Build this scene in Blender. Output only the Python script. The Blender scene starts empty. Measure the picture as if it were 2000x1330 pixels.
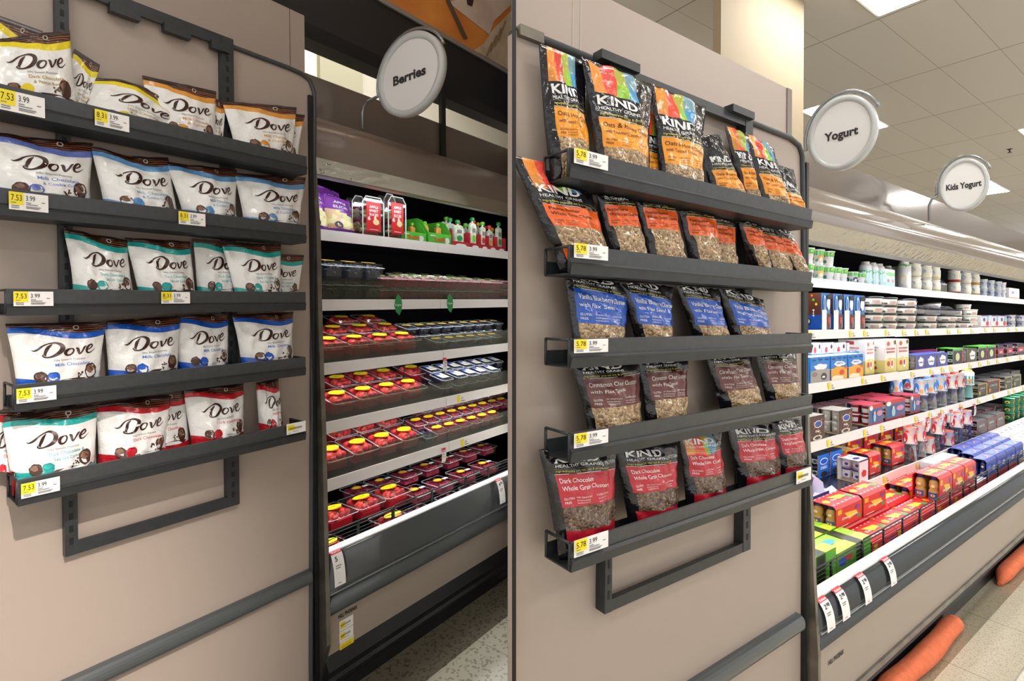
import bpy, math, random
from mathutils import Matrix, Vector
sin, cos, pi = math.sin, math.cos, math.pi
S = bpy.context.scene
COL = S.collection
# ------------------------------------------------------------------ camera, world, lamps, exposure
FPX, CX, CY, H = 1023.9, 1000.0, 603.1, 1.55          # focal length and principal point at 2000x1330, eye height
def rot3(x, y, z):
    cx, sx, cy, sy, cz, sz = cos(x), sin(x), cos(y), sin(y), cos(z), sin(z)
    Rx = Matrix(((1,0,0),(0,cx,-sx),(0,sx,cx))); Rz = Matrix(((cz,-sz,0),(sz,cz,0),(0,0,1))); Ry = Matrix(((cy,0,sy),(0,1,0),(-sy,0,cy)))
    return Rz @ Rx @ Ry
# each shop bay: x along its run, y into the case, z up
MB = {'L': rot3(.0139, -.926, -.0062), 'R': rot3(-.0112, -.6141, .011)}
MR = MB['R']
def img2w(v): w = MR.transposed() @ Vector(v); return Vector((w[0], w[2], -w[1]))
cam = bpy.data.cameras.new('camera'); co = bpy.data.objects.new('camera', cam); COL.objects.link(co)
rx, dn, fw = img2w((1,0,0)), img2w((0,1,0)), img2w((0,0,1))
co.matrix_world = Matrix(((rx[0],-dn[0],-fw[0],0),(rx[1],-dn[1],-fw[1],0),(rx[2],-dn[2],-fw[2],H),(0,0,0,1)))
cam.sensor_width = 36; cam.lens = FPX/2000*36; cam.shift_y = -61.9/2000; cam.clip_start = .02
S.camera = co
TR = Matrix.Identity(4)
def _tl():
    cols = []
    for l in ((1,0,0),(0,1,0),(0,0,1)):
        cols.append(img2w(MB['L'] @ Vector((l[0], -l[2], l[1]))))
    R = Matrix((cols[0], cols[1], cols[2])).transposed().to_4x4()
    return Matrix.Translation((0,0,H)) @ R @ Matrix.Translation((0,0,-H))
T = {'L': _tl(), 'R': TR}
def at(b, px, py, x=None, y=None, z=None):             # the point of a bay seen at a pixel, on a plane of the bay
    l = MB[b].transposed() @ Vector(((px-CX)/FPX, (py-CY)/FPX, 1)); r = Vector((l[0], l[2], -l[1]))
    t = y/r[1] if y is not None else x/r[0] if x is not None else (z-H)/r[2]
    return Vector((0,0,H)) + r*t
def divx(b, y, z, c=0.0):                              # where a bay meets the dividing wall
    M = MB[b]; k = c
    return (k + M[0][1]*(z-H) - M[0][2]*y)/M[0][0]
W = bpy.data.worlds.new('world'); S.world = W; W.use_nodes = True
bg = W.node_tree.nodes['Background']; bg.inputs[0].default_value = (1.0,.985,.965,1); bg.inputs[1].default_value = .95
S.view_settings.view_transform = 'Standard'; S.view_settings.look = 'None'; S.view_settings.gamma = 1
S.view_settings.exposure = 0.32
S.cycles.transparent_max_bounces = 24
PANEL_E = 19.0      # ceiling light panels
STRIP_E = 20.0      # strip lamps inside the refrigerated cases

sl = bpy.data.lights.new('added_spot', 'SPOT'); sl.energy = 1250; sl.color = (1.0,.90,.82); sl.spot_size = math.radians(26); sl.spot_blend = 1.0; sl.shadow_soft_size = .04
so_ = bpy.data.objects.new('added_spot', sl); COL.objects.link(so_)     # unseen spot added to brighten the lower left panel; its housing is built below
_a, _b = T['L'] @ Vector((-.15,-2.0,4.62)), T['L'] @ Vector((-.08,1.84,.16))
so_.matrix_world = Matrix.Translation(_a) @ (_b-_a).to_track_quat('-Z','Y').to_matrix().to_4x4()
# ------------------------------------------------------------------ materials
def lin(h):
    h = h.lstrip('#'); o = []
    for i in (0,2,4):
        c = int(h[i:i+2],16)/255; o.append(c/12.92 if c <= .04045 else ((c+.055)/1.055)**2.4)
    return (*o, 1)
MATS = {}
def mat(name, color='808080', rough=.5, metal=0, spec=.5, coat=0, bump=None, noise=None, emit=0, alpha=1):
    if name in MATS: return MATS[name]
    m = bpy.data.materials.new(name); m.use_nodes = True; nt = m.node_tree; p = nt.nodes['Principled BSDF']
    c = lin(color); p.inputs['Base Color'].default_value = c; p.inputs['Roughness'].default_value = rough
    p.inputs['Metallic'].default_value = metal; p.inputs['Specular IOR Level'].default_value = spec
    p.inputs['Coat Weight'].default_value = coat; p.inputs['Coat Roughness'].default_value = .08
    p.inputs['Alpha'].default_value = alpha
    if emit: p.inputs['Emission Color'].default_value = c; p.inputs['Emission Strength'].default_value = emit
    tc = nt.nodes.new('ShaderNodeTexCoord')
    if noise:                                           # (scale, other colour)
        n = nt.nodes.new('ShaderNodeTexNoise'); n.inputs['Scale'].default_value = noise[0]; n.inputs['Detail'].default_value = 5
        nt.links.new(tc.outputs['Object'], n.inputs['Vector'])
        r = nt.nodes.new('ShaderNodeValToRGB'); r.color_ramp.elements[0].position = .35; r.color_ramp.elements[1].position = .65
        r.color_ramp.elements[0].color = c; r.color_ramp.elements[1].color = lin(noise[1])
        nt.links.new(n.outputs['Fac'], r.inputs['Fac']); nt.links.new(r.outputs['Color'], p.inputs['Base Color'])
    if bump:                                            # (scale, strength)
        n2 = nt.nodes.new('ShaderNodeTexNoise'); n2.inputs['Scale'].default_value = bump[0]; n2.inputs['Detail'].default_value = 3
        nt.links.new(tc.outputs['Object'], n2.inputs['Vector'])
        b = nt.nodes.new('ShaderNodeBump'); b.inputs['Strength'].default_value = bump[1]; b.inputs['Distance'].default_value = .01
        nt.links.new(n2.outputs['Fac'], b.inputs['Height']); nt.links.new(b.outputs['Normal'], p.inputs['Normal'])
    MATS[name] = m; return m
def film(name, color, rough=.28):                       # crinkled plastic film
    return mat(name, color, rough, coat=.35, bump=(38, .6))
def clear(name, tint='ffffff', fac=.16, rough=.08, edge=.30):
    if name in MATS: return MATS[name]
    m = bpy.data.materials.new(name); m.use_nodes = True; nt = m.node_tree; nt.nodes.clear()
    o = nt.nodes.new('ShaderNodeOutputMaterial'); mx = nt.nodes.new('ShaderNodeMixShader'); t = nt.nodes.new('ShaderNodeBsdfTransparent')
    g = nt.nodes.new('ShaderNodeBsdfAnisotropic'); g.inputs['Color'].default_value = (1,1,1,1); g.inputs['Roughness'].default_value = rough
    t.inputs[0].default_value = lin('f4f6f6') if tint == 'ffffff' else lin(tint)
    lw = nt.nodes.new('ShaderNodeLayerWeight'); lw.inputs[0].default_value = .35
    ad = nt.nodes.new('ShaderNodeMath'); ad.operation = 'MULTIPLY_ADD'; ad.inputs[1].default_value = edge; ad.inputs[2].default_value = fac*.45; ad.use_clamp = True
    nt.links.new(lw.outputs['Facing'], ad.inputs[0]); nt.links.new(ad.outputs[0], mx.inputs[0])
    nt.links.new(t.outputs[0], mx.inputs[1]); nt.links.new(g.outputs[0], mx.inputs[2]); nt.links.new(mx.outputs[0], o.inputs[0])
    MATS[name] = m; return m
def flecks(name, cols, scale=60, rough=.6, bump=.6, coord='Object'):      # clustered grain
    if name in MATS: return MATS[name]
    m = mat(name, cols[0], rough); nt = m.node_tree; p = nt.nodes['Principled BSDF']; tc = nt.nodes['Texture Coordinate']
    v = nt.nodes.new('ShaderNodeTexVoronoi'); v.inputs['Scale'].default_value = scale; nt.links.new(tc.outputs[coord], v.inputs['Vector'])
    sp = nt.nodes.new('ShaderNodeSeparateColor'); nt.links.new(v.outputs['Color'], sp.inputs[0])
    r = nt.nodes.new('ShaderNodeValToRGB'); e = r.color_ramp.elements; e[0].color = lin(cols[0]); e[1].color = lin(cols[-1])
    for i, c in enumerate(cols[1:-1]): k = e.new((i+1)/(len(cols)-1)); k.color = lin(c)
    nt.links.new(sp.outputs[0], r.inputs[0]); nt.links.new(r.outputs[0], p.inputs['Base Color'])
    b = nt.nodes.new('ShaderNodeBump'); b.inputs['Strength'].default_value = bump; b.inputs['Distance'].default_value = .004; b.invert = True
    nt.links.new(v.outputs['Distance'], b.inputs['Height']); nt.links.new(b.outputs[0], p.inputs['Normal'])
    return m
def tiles(name, a, b, joint, sx, sy, rough=.4, speck=None, bandy=None):
    if name in MATS: return MATS[name]
    m = mat(name, a, rough); nt = m.node_tree; L = nt.links; p = nt.nodes['Principled BSDF']; tc = nt.nodes['Texture Coordinate']
    mp = nt.nodes.new('ShaderNodeMapping'); mp.inputs['Scale'].default_value = (1/sx, 1/sy, 1); L.new(tc.outputs['Object'], mp.inputs[0])
    br = nt.nodes.new('ShaderNodeTexBrick'); br.offset = 0; br.inputs['Scale'].default_value = 1; br.inputs['Brick Width'].default_value = 1; br.inputs['Row Height'].default_value = 1
    br.inputs['Mortar Size'].default_value = .006; br.inputs['Color1'].default_value = lin(a); br.inputs['Color2'].default_value = lin(b); br.inputs['Mortar'].default_value = lin(joint); br.inputs['Bias'].default_value = 0
    L.new(mp.outputs[0], br.inputs['Vector']); out = br.outputs['Color']
    if speck:
        n = nt.nodes.new('ShaderNodeTexVoronoi'); n.inputs['Scale'].default_value = speck[0]; L.new(tc.outputs['Object'], n.inputs['Vector'])
        s = nt.nodes.new('ShaderNodeSeparateColor'); L.new(n.outputs['Color'], s.inputs[0])
        g = nt.nodes.new('ShaderNodeMath'); g.operation = 'GREATER_THAN'; g.inputs[1].default_value = speck[2]; L.new(s.outputs[1], g.inputs[0])
        mx = nt.nodes.new('ShaderNodeMixRGB'); mx.inputs[2].default_value = lin(speck[1]); L.new(g.outputs[0], mx.inputs[0]); L.new(out, mx.inputs[1]); out = mx.outputs[0]
    if bandy:                                           # darker tone on the case side of y = bandy[0]
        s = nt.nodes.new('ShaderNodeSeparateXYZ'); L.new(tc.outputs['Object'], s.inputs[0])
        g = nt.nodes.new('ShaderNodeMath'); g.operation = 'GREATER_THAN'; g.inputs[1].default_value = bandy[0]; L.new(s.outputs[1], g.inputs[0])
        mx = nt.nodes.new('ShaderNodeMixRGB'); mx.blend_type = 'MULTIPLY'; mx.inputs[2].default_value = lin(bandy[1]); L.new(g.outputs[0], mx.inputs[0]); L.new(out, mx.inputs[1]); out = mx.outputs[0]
    L.new(out, p.inputs['Base Color'])
    return m
TAUPE = lambda: mat('taupe_laminate', 'a89a90', .42, spec=.4, bump=(500,.05))
GLOSS = lambda: mat('glossy_taupe', '85786f', .12, spec=.6, coat=.5)
CHAR = lambda: mat('charcoal_metal', '24282b', .42, spec=.5, noise=(40,'2b2f32'))
CHAR2 = lambda: mat('charcoal_label_channel', '404346', .35, spec=.5, noise=(60,'383b3e'))
BLACK = lambda: mat('black_metal', '0c0d0f', .45)
STEEL = lambda: mat('brushed_steel', '8c8880', .32, metal=.85, noise=(12,'767169'))
WHITE = lambda: mat('white_enamel', 'eeecea', .35)
PAPER = lambda: mat('white_paper', 'f2efee', .6)
YEL = lambda: mat('yellow_print', 'f4df1c', .5)
INK = lambda: mat('black_ink', '17171a', .6)
REDP = lambda: mat('red_print', 'd31d24', .45)

# ------------------------------------------------------------------ mesh building
class M:
    def __init__(s): s.v = []; s.f = []; s.m = []; s.mats = []; s.sm = []; s.uv = {}
    def mi(s, m):
        if m not in s.mats: s.mats.append(m)
        return s.mats.index(m)
    def face(s, idx, m, smooth=False): s.f.append(tuple(idx)); s.m.append(s.mi(m)); s.sm.append(smooth)
    def poly(s, pts, m, smooth=False):
        b = len(s.v); s.v += [tuple(p) for p in pts]; s.face(range(b, b+len(pts)), m, smooth)
    def box(s, x0, x1, y0, y1, z0, z1, m, bev=0):
        if bev:
            bev = min(bev, (x1-x0)/2.01, (y1-y0)/2.01, (z1-z0)/2.01)
            r = []
            for z, k in ((z0,bev),(z0+bev,0),(z1-bev,0),(z1,bev)):
                a = bev+ (k if k else 0)*0
                xa, xb, ya, yb = x0+k, x1-k, y0+k, y1-k; c = bev*.6
                ring = [(xa+c,ya,z),(xb-c,ya,z),(xb,ya+c,z),(xb,yb-c,z),(xb-c,yb,z),(xa+c,yb,z),(xa,yb-c,z),(xa,ya+c,z)]
                b = len(s.v); s.v += ring; r.append(b)
            for a, b in zip(r, r[1:]):
                for i in range(8): s.face((a+i, a+(i+1)%8, b+(i+1)%8, b+i), m)
            s.face([r[0]+i for i in range(7,-1,-1)], m); s.face([r[-1]+i for i in range(8)], m); return
        b = len(s.v); s.v += [(x0,y0,z0),(x1,y0,z0),(x1,y1,z0),(x0,y1,z0),(x0,y0,z1),(x1,y0,z1),(x1,y1,z1),(x0,y1,z1)]
        for q in ((3,2,1,0),(4,5,6,7),(0,1,5,4),(1,2,6,5),(2,3,7,6),(3,0,4,7)): s.face([b+i for i in q], m)
    def tube(s, pts, r, m, n=8, cap=True):
        pts = [Vector(p) for p in pts]; rings = []
        up = Vector((0,0,1)); rr = r if isinstance(r, (list,tuple)) else [r]*len(pts)
        pu = None
        for i, p in enumerate(pts):
            d = (pts[min(i+1,len(pts)-1)]-pts[max(i-1,0)]).normalized()
            if pu is None: a = d.cross(up); a = a.normalized() if a.length > .1 else d.cross(Vector((1,0,0))).normalized()
            else: a = (pu - d*pu.dot(d)).normalized()
            pu = a; c = d.cross(a)
            b = len(s.v); s.v += [tuple(p + (a*cos(2*pi*k/n)+c*sin(2*pi*k/n))*rr[i]) for k in range(n)]; rings.append(b)
        for a, b in zip(rings, rings[1:]):
            for k in range(n): s.face((a+k, a+(k+1)%n, b+(k+1)%n, b+k), m, True)
        if cap: s.face([rings[0]+k for k in range(n-1,-1,-1)], m); s.face([rings[-1]+k for k in range(n)], m)
    def lathe(s, prof, m, n=20, c=(0,0,0), mats=None, cap=True):
        rings = []
        for r, z in prof:
            b = len(s.v); s.v += [(c[0]+r*cos(2*pi*k/n), c[1]+r*sin(2*pi*k/n), c[2]+z) for k in range(n)]; rings.append(b)
        for i, (a, b) in enumerate(zip(rings, rings[1:])):
            mm = mats[i] if mats else m
            for k in range(n): s.face((a+k, a+(k+1)%n, b+(k+1)%n, b+k), mm, True)
        if cap: s.face([rings[0]+k for k in range(n-1,-1,-1)], mats[0] if mats else m); s.face([rings[-1]+k for k in range(n)], mats[-1] if mats else m)
    def extrude(s, prof, x0, x1, m, closed=True, mats=None, smooth=False, caps=True):   # prof of (y,z); x0/x1 numbers or f(y,z)
        f0 = x0 if callable(x0) else (lambda y, z: x0); f1 = x1 if callable(x1) else (lambda y, z: x1)
        n = len(prof); b = len(s.v)
        s.v += [(f0(y,z), y, z) for y, z in prof] + [(f1(y,z), y, z) for y, z in prof]
        for i in range(n if closed else n-1):
            j = (i+1) % n; s.face((b+i, b+n+i, b+n+j, b+j), mats[i] if mats else m, smooth)
        if closed and caps:
            s.face([b+i for i in range(n)], m); s.face([b+n+i for i in range(n-1,-1,-1)], m)
    def build(s, name, parent=None):
        me = bpy.data.meshes.new(name); me.from_pydata(s.v, [], s.f)
        for m in s.mats: me.materials.append(m)
        me.polygons.foreach_set('material_index', s.m); me.polygons.foreach_set('use_smooth', s.sm)
        if s.uv:
            ul = me.uv_layers.new(name='uv')
            for lp in me.loops: ul.data[lp.index].uv = s.uv.get(lp.vertex_index, (0,0))
        me.update()
        o = bpy.data.objects.new(name, me); COL.objects.link(o)
        if parent: o.parent = parent
        return o
LABELS = {}
def tag(o, label, cat, group=None, kind=None):
    o['label'] = label; o['category'] = cat
    if group: o['group'] = group
    if kind: o['kind'] = kind
    if len(label.split()) > 16: print('LONG', label)
    if label in LABELS and LABELS[label] != (group or 0): print('DUP LABEL', label)
    if label in LABELS: print('SAME', label)
    LABELS[label] = group
    return o
def place(o, b, loc=(0,0,0), rz=0, extra=None):
    m = T[b] @ Matrix.Translation(loc) @ Matrix.Rotation(rz, 4, 'Z')
    if extra: m = m @ extra
    o.matrix_world = m; return o
def empty(name, b, loc, rz=0, extra=None):
    o = bpy.data.objects.new(name, None); COL.objects.link(o); o.empty_display_size = .05; return place(o, b, loc, rz, extra)
def struct(mb, name, b='R'):
    o = mb.build(name); place(o, b); o['kind'] = 'structure'; return o
def copy_tree(o, parent=None):
    c = o.copy(); COL.objects.link(c)
    if parent: c.parent = parent
    for ch in list(o.children): copy_tree(ch, c)
    return c
# ------------------------------------------------------------------ lettering
_TX = {}
def tmesh(txt, bold=0, font_sx=1):
    k = (txt, bold)
    if k not in _TX:
        c = bpy.data.curves.new('t', 'FONT'); c.body = txt; c.size = 1; c.offset = bold; c.resolution_u = 3; c.fill_mode = 'FRONT'
        o = bpy.data.objects.new('t', c); me = bpy.data.meshes.new_from_object(o)
        vs = [(v.co.x, v.co.y) for v in me.vertices]; fs = [tuple(p.vertices) for p in me.polygons]
        bpy.data.objects.remove(o); bpy.data.curves.remove(c); bpy.data.meshes.remove(me)
        if vs:
            x0 = min(v[0] for v in vs); x1 = max(v[0] for v in vs); vs = [(v[0]-x0, v[1]) for v in vs]; _TX[k] = (vs, fs, x1-x0)
        else: _TX[k] = ([], [], .1)
    return _TX[k]
def put_text(mb, S_, txt, u, v, size, m, bold=0, align='c', aspect=1, width=None, slant=0, rotv=0):
    vs, fs, w = tmesh(txt, bold)                         # S_(u,v) -> point ; aspect = height/width of the face
    sx = size*aspect
    if width: sx = width/w
    off = {'c': -w/2, 'l': 0, 'r': -w}[align]; b = len(mb.v)
    for x, y in vs:
        X = (x+off)*sx + y*slant*sx; Y = y*size
        if rotv: X, Y = -Y*aspect, X/aspect
        mb.v.append(tuple(S_(u+X, v+Y)))
    for f in fs: mb.face([b+i for i in f], m)
def put_poly(mb, S_, pts, m):
    b = len(mb.v); mb.v += [tuple(S_(u, v)) for u, v in pts]; mb.face(range(b, b+len(pts)), m)
def put_rect(mb, S_, u0, u1, v0, v1, m, n=1, k=1):
    for i in range(n):
        for j in range(k):
            a, c = u0+(u1-u0)*i/n, u0+(u1-u0)*(i+1)/n; d, e = v0+(v1-v0)*j/k, v0+(v1-v0)*(j+1)/k
            put_poly(mb, S_, [(a,d),(c,d),(c,e),(a,e)], m)
def put_ell(mb, S_, u, v, ru, rv, m, n=16, jag=0, seed=0, a0=0):
    r = random.Random(seed); P = []
    for k in range(n):
        t = 2*pi*k/n; q = 1+jag*(r.random()-.5); x, y = ru*q*cos(t), rv*q*sin(t)
        P.append((u+x*cos(a0)-y*sin(a0)*ru/rv, v+y*cos(a0)+x*sin(a0)*rv/ru))
    put_poly(mb, S_, P, m)
def plane(o, ux, vx, off=0):                            # a flat face as S(u,v)
    o, ux, vx = Vector(o), Vector(ux), Vector(vx); n = ux.cross(vx).normalized()*off
    return lambda u, v: o + ux*u + vx*v + n
def cat_rom(P, n=8):
    out = []; P = [P[0]] + list(P) + [P[-1]]
    for i in range(1, len(P)-2):
        for k in range(n):
            t = k/n; a, b, c, d = P[i-1], P[i], P[i+1], P[i+2]
            out.append(tuple(.5*((2*b[j]) + (-a[j]+c[j])*t + (2*a[j]-5*b[j]+4*c[j]-d[j])*t*t + (-a[j]+3*b[j]-3*c[j]+d[j])*t**3) for j in range(3)))
    out.append(tuple(P[-2])); return out
# hand-lettered script word: strokes of (x, y, half width)
SCRIPT = [[(-.38,.60,.01),(-.22,.52,.05),(-.02,.62,.07),(.22,.86,.05),(.5,1.0,.04),(.85,1.02,.07),(1.16,.8,.12),(1.22,.48,.14),(1.02,.16,.11),(.68,-.02,.06),(.38,.0,.05),(.24,.14,.035),(.34,.24,.02)],
          [(.66,.93,.02),(.5,.72,.09),(.42,.45,.10),(.38,.2,.07),(.44,.08,.03)],
          [(1.74,.50,.03),(1.52,.42,.09),(1.44,.22,.10),(1.56,.02,.07),(1.78,.04,.05),(1.9,.25,.05),(1.86,.44,.05),(1.74,.50,.03)],
          [(2.0,.48,.02),(2.12,.44,.08),(2.2,.2,.08),(2.28,.02,.05),(2.42,.22,.05),(2.52,.5,.06),(2.62,.58,.03)],
          [(2.66,.26,.03),(2.88,.34,.04),(3.0,.5,.05),(2.92,.66,.05),(2.76,.56,.07),(2.68,.3,.08),(2.76,.06,.06),(2.96,.04,.04),(3.16,.22,.02),(3.24,.32,.01)]]
def put_script(mb, S_, u, v, su, sv, m):
    for st in SCRIPT:
        C = cat_rom(st, 6); L_, R_ = [], []
        for i, (x, y, w) in enumerate(C):
            a = C[max(i-1,0)]; c = C[min(i+1,len(C)-1)]; dx, dy = c[0]-a[0], c[1]-a[1]; l = math.hypot(dx, dy) or 1
            nx, ny = -dy/l*w, dx/l*w; sh = .16*y
            L_.append((x+nx+sh, y+ny+.05*x)); R_.append((x-nx+sh, y-ny+.05*x))
        b = len(mb.v)
        for (a, c), (d, e) in zip(L_, R_): mb.v.append(tuple(S_(u+a*su, v+c*sv))); mb.v.append(tuple(S_(u+d*su, v+e*sv)))
        for i in range(len(C)-1): mb.face((b+2*i+1, b+2*i+3, b+2*i+2, b+2*i), m)
# ------------------------------------------------------------------ planes of the two bays (metres from the eye)
DL, YL = 1.71, 1.84          # left bay: tray fronts, panel face
DR, YR = .75, .86            # right bay: tray fronts, panel face
def zl(b, px, py, y): return at(b, px, py, y=y)[2]
# ------------------------------------------------------------------ room
def ceiling():
    m = M(); m.box(-9, 34, -9, 16, 4.9, 4.95, tiles('ceiling_tile', 'd8d5d1', 'd3d0cc', 'a5a09a', 1.95, .61, .8)); o = struct(m, 'ceiling')
    o.data.transform(Matrix.Translation((0,0,0)))
ceiling()
pe = mat('light_diffuser', 'fffcf8', .5, emit=PANEL_E); pf = mat('light_trim', 'd8d4cc', .5)
n = 0
for r in range(-3, 3):
    y = 2.11 + 1.83*r
    for c in range(-1, 3):
        x = 5.65 + 7.8*c + (3.93 if r % 2 else 0)
        if x > 22: continue
        big = r >= 1
        # the lamps seen in the photograph stand at (5.65,2.1), (9.6,3.9), (13.5,2.1), (17.5,3.9)
        t = empty('ceiling_light', 'R', (x, y, 4.9))
        a = M(); a.box(-.97,.97,-.3,.3,-.012,0, pf); a.build('frame', t)
        a = M(); a.box(-.93,.93,-.27,.27,-.018,-.010, pe); a.build('diffuser', t)
        side = ['fourth row toward the aisle', 'third row toward the aisle', 'second row toward the aisle', 'row over the case fronts', 'row above the cream column', 'rear row'][r+3]
        tag(t, 'bright flat ceiling light panel in the %s, %s' % (side, ['behind the viewer','nearest the racks','second along the run','farthest along the run'][c+1]), 'ceiling light', 'ceiling light panels')
        n += 1
# ceiling line at the lamp pattern of the right bay: tile grid starts on the same module
bpy.data.objects['ceiling'].data.materials[0].node_tree.nodes['Mapping'].inputs['Location'].default_value = (-6.68/1.95+4, -3.03/.61+5, 0)
def floors():
    m = M(); f = lambda y: divx('R', y, 0, .0085)
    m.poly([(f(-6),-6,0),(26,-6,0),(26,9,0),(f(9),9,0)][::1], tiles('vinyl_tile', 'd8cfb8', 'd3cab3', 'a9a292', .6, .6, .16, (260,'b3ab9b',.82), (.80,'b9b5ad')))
    struct(m, 'floor')
    m = M(); g = lambda y: divx('L', y, 0, -.001)
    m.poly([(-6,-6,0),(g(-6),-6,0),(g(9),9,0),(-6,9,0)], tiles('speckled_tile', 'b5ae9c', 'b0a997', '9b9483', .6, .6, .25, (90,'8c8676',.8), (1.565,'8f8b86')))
    o = struct(m, 'floor', 'L')
floors()
t = empty('added_spotlight', 'L', (-.15,-2.0,4.62)); m = M(); d_ = Vector((.1,3.84,-4.07)).normalized()  # fixture for the added spot, out of view
m.tube([tuple(-d_*.16), tuple(-d_*.03), tuple(d_*.02)], [.035,.05,.055], BLACK(), 16, False); m.build('housing', t); m = M(); m.tube([(0,0,.05),(0,0,.30)], .01, BLACK(), 8); m.box(-.06,.06,-.06,.06,.27,.285, BLACK()); m.build('mount', t)
tag(t, 'added black ceiling spotlight, out of view, brightening the panel below the chocolate rack', 'spotlight')
def divider():
    # thin partition between the two bays, seen on edge
    m = M(); d = mat('divider_face', 'd8d2c6', .6); e = BLACK()
    c0, c1 = 0.0, .0078
    def pt(c, zc, Z):
        lx = Vector((c, 0, zc)); w = img2w(lx)
        v = img2w((0,1,0)); t = (Z-H-w[2])/v[2]; w = w+v*t; return (w[0], w[1], Z)
    q = [pt(c0,1.0,0), pt(c1,1.0,0), pt(c1,22,0), pt(c0,22,0)]; r = [pt(c0,1.0,4.9), pt(c1,1.0,4.9), pt(c1,22,4.9), pt(c0,22,4.9)]
    b = 0; m.v += q+r
    for f, mm in (((3,2,1,0),d),((4,5,6,7),d),((0,1,5,4),e),((1,2,6,5),d),((2,3,7,6),d),((3,0,4,7),d)): m.face(f, mm)
    struct(m, 'wall_divider')
divider()
# right bay: cream column and the walls beyond
def far_right():
    m = M(); cm = mat('cream_column', 'a3947a', .7)
    m.box(at('R',1408,60,y=2.75)[0], at('R',1570,60,y=2.75)[0], 2.75, 2.83, 0, 4.9, cm); struct(m, 'wall_column')
    m = M(); m.box(2, 34, 9.0, 9.1, 0, 4.9, mat('wall_paint', 'b9b1a0', .7)); struct(m, 'wall_back')
    m = M(); m.box(30, 30.1, -9, 9, 0, 4.9, mat('wall_paint','b9b1a0')); struct(m, 'wall_end')
    m = M(); w = mat('window_glow', 'fff6e8', .4, emit=2.0); m.box(8.6, 9.2, 8.9, 8.98, 2.6, 3.8, w); 
    struct(m, 'window_1')
far_right()
q = at('R',1972,297,z=4.84); t = empty('ceiling_sprinkler','R',(q.x,q.y,4.9)); m = M(); m.lathe([(.03,-.004),(.03,-.012),(.012,-.02),(.010,-.06),(.035,-.065),(.035,-.07)], BLACK(), 12); m.build('head', t); m = M(); m.lathe([(.05,-.001),(.05,-.005),(.03,-.006)], mat('escutcheon','6a6560',.4), 16); m.build('escutcheon', t); tag(t, 'small dark sprinkler head on the ceiling right of the Kids Yogurt sign', 'sprinkler')
def far_left():
    y = 4.6; f = lambda yy, z: divx('L', yy, z, -.004)
    m = M(); m.extrude([(y,0),(y,4.95),(y+.1,4.95),(y+.1,0)], -3, f, mat('wall_cream', 'd2d0c4', .75)); struct(m, 'wall_back', 'L')
    x0 = at('L',592,100,y=4.4)[0]; x1 = at('L',625,100,y=4.4)[0]; x2 = at('L',709,150,y=4.4)[0]
    m = M(); m.box(x1, x2, 4.4, 4.58, 0, 4.9, mat('sage_paint', 'a3a38c', .75)); m.box(x1-1.5, x1, 4.45, 4.58, 0, 4.9, mat('cream_paint','efe8da',.7)); struct(m, 'wall_pilaster', 'L')
    # sign header above the cases: dark soffit beam, picture band over it
    yb = 2.10; zb0 = zl('L',1000,243,yb); zb1 = (zl('L',1000,147,yb)+zl('L',750,5,yb))/2
    t = empty('soffit_beam', 'L', (2.0, yb, 0)); 
    f2 = lambda yy, z: divx('L', yy, z, -.004)-2.0
    m = M(); m.extrude([(0,zb0+.05),(0,zb1),(.14,zb1),(.14,zb0),(.03,zb0)], -2.6, lambda yy,z: f2(yy+yb,z), mat('beam_black', '1b1c1f', .5)); m.build('beam', t)
    m = M(); m.extrude([(-.012,zb1-.012),(-.012,zb1+.012),(.01,zb1+.012),(.01,zb1-.012)], -2.6, lambda yy,z: f2(yy+yb,z), mat('beam_trim', '8e8a84', .4)); m.build('trim_strip', t)
    m = M(); px = at('L',863,240,y=yb-.07)[0]-2.0; m.box(px-.016, px+.016, -.085, -.063, 2.28, zb0+.12, BLACK()); m.box(px-.012, px+.012, -.064, .0, zb0+.08, zb0+.11, BLACK()); m.build('post', t)
    tag(t, 'long black beam carried on a thin black post above the berry case', 'beam')
    # mural panel: orange cutting board with pale cloth and a knife
    zt = zb1+1.15; xs = -.6; xe = divx('L', yb, zb1+.5, -.004)-2.0
    t = empty('mural_panel', 'L', (2.0, yb+.02, 0)); m = M()
    og = mat('mural_orange', 'e89a44', .6, noise=(2.5,'cf7a30')); m.extrude([(0,zb1+.013),(0,zt),(.03,zt),(.03,zb1+.013)], xs-2.2, lambda yy,z: f2(yy+yb+.02,z), og)
    Sf = lambda u, v: Vector((u-2.0, -.003, v)); cl = mat('mural_cloth', 'e2d3bc', .7, noise=(5,'c2ae94')); wt = mat('mural_pale', 'cdbcae', .7, noise=(4,'e2d5c8'))
    def P(px, py): a = at('L', px, py, y=yb+.02); return (a[0], a[2])
    put_poly(m, Sf, [P(875,5), P(1000,-40), P(999,8), P(965,40), P(955,68)], wt)
    put_poly(m, Sf, [P(999,20), P(960,60), P(945,85), P(925,98), P(999,140)], cl)
    Sf2 = lambda u, v: Vector((u-2.0, -.006, v))
    put_poly(m, Sf2, [P(869,0), P(877,0), P(912,75), P(905,78)], mat('mural_steel', '5b5048', .5))
    put_poly(m, Sf2, [P(908,-8), P(926,-8), P(921,13), P(912,10)], mat('mural_dark', '3a1c14', .5))
    for k in range(4):
        put_poly(m, Sf2, [P(985-k*9,40+k*14), P(988-k*9,42+k*14), P(975-k*8,80+k*10), P(971-k*8,82+k*10)], mat('mural_fold', '9c8365', .7))
    m.build('picture', t)
    tag(t, 'large food picture with orange board, knife and pale cloth above the black beam', 'mural')
far_left()
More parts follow.
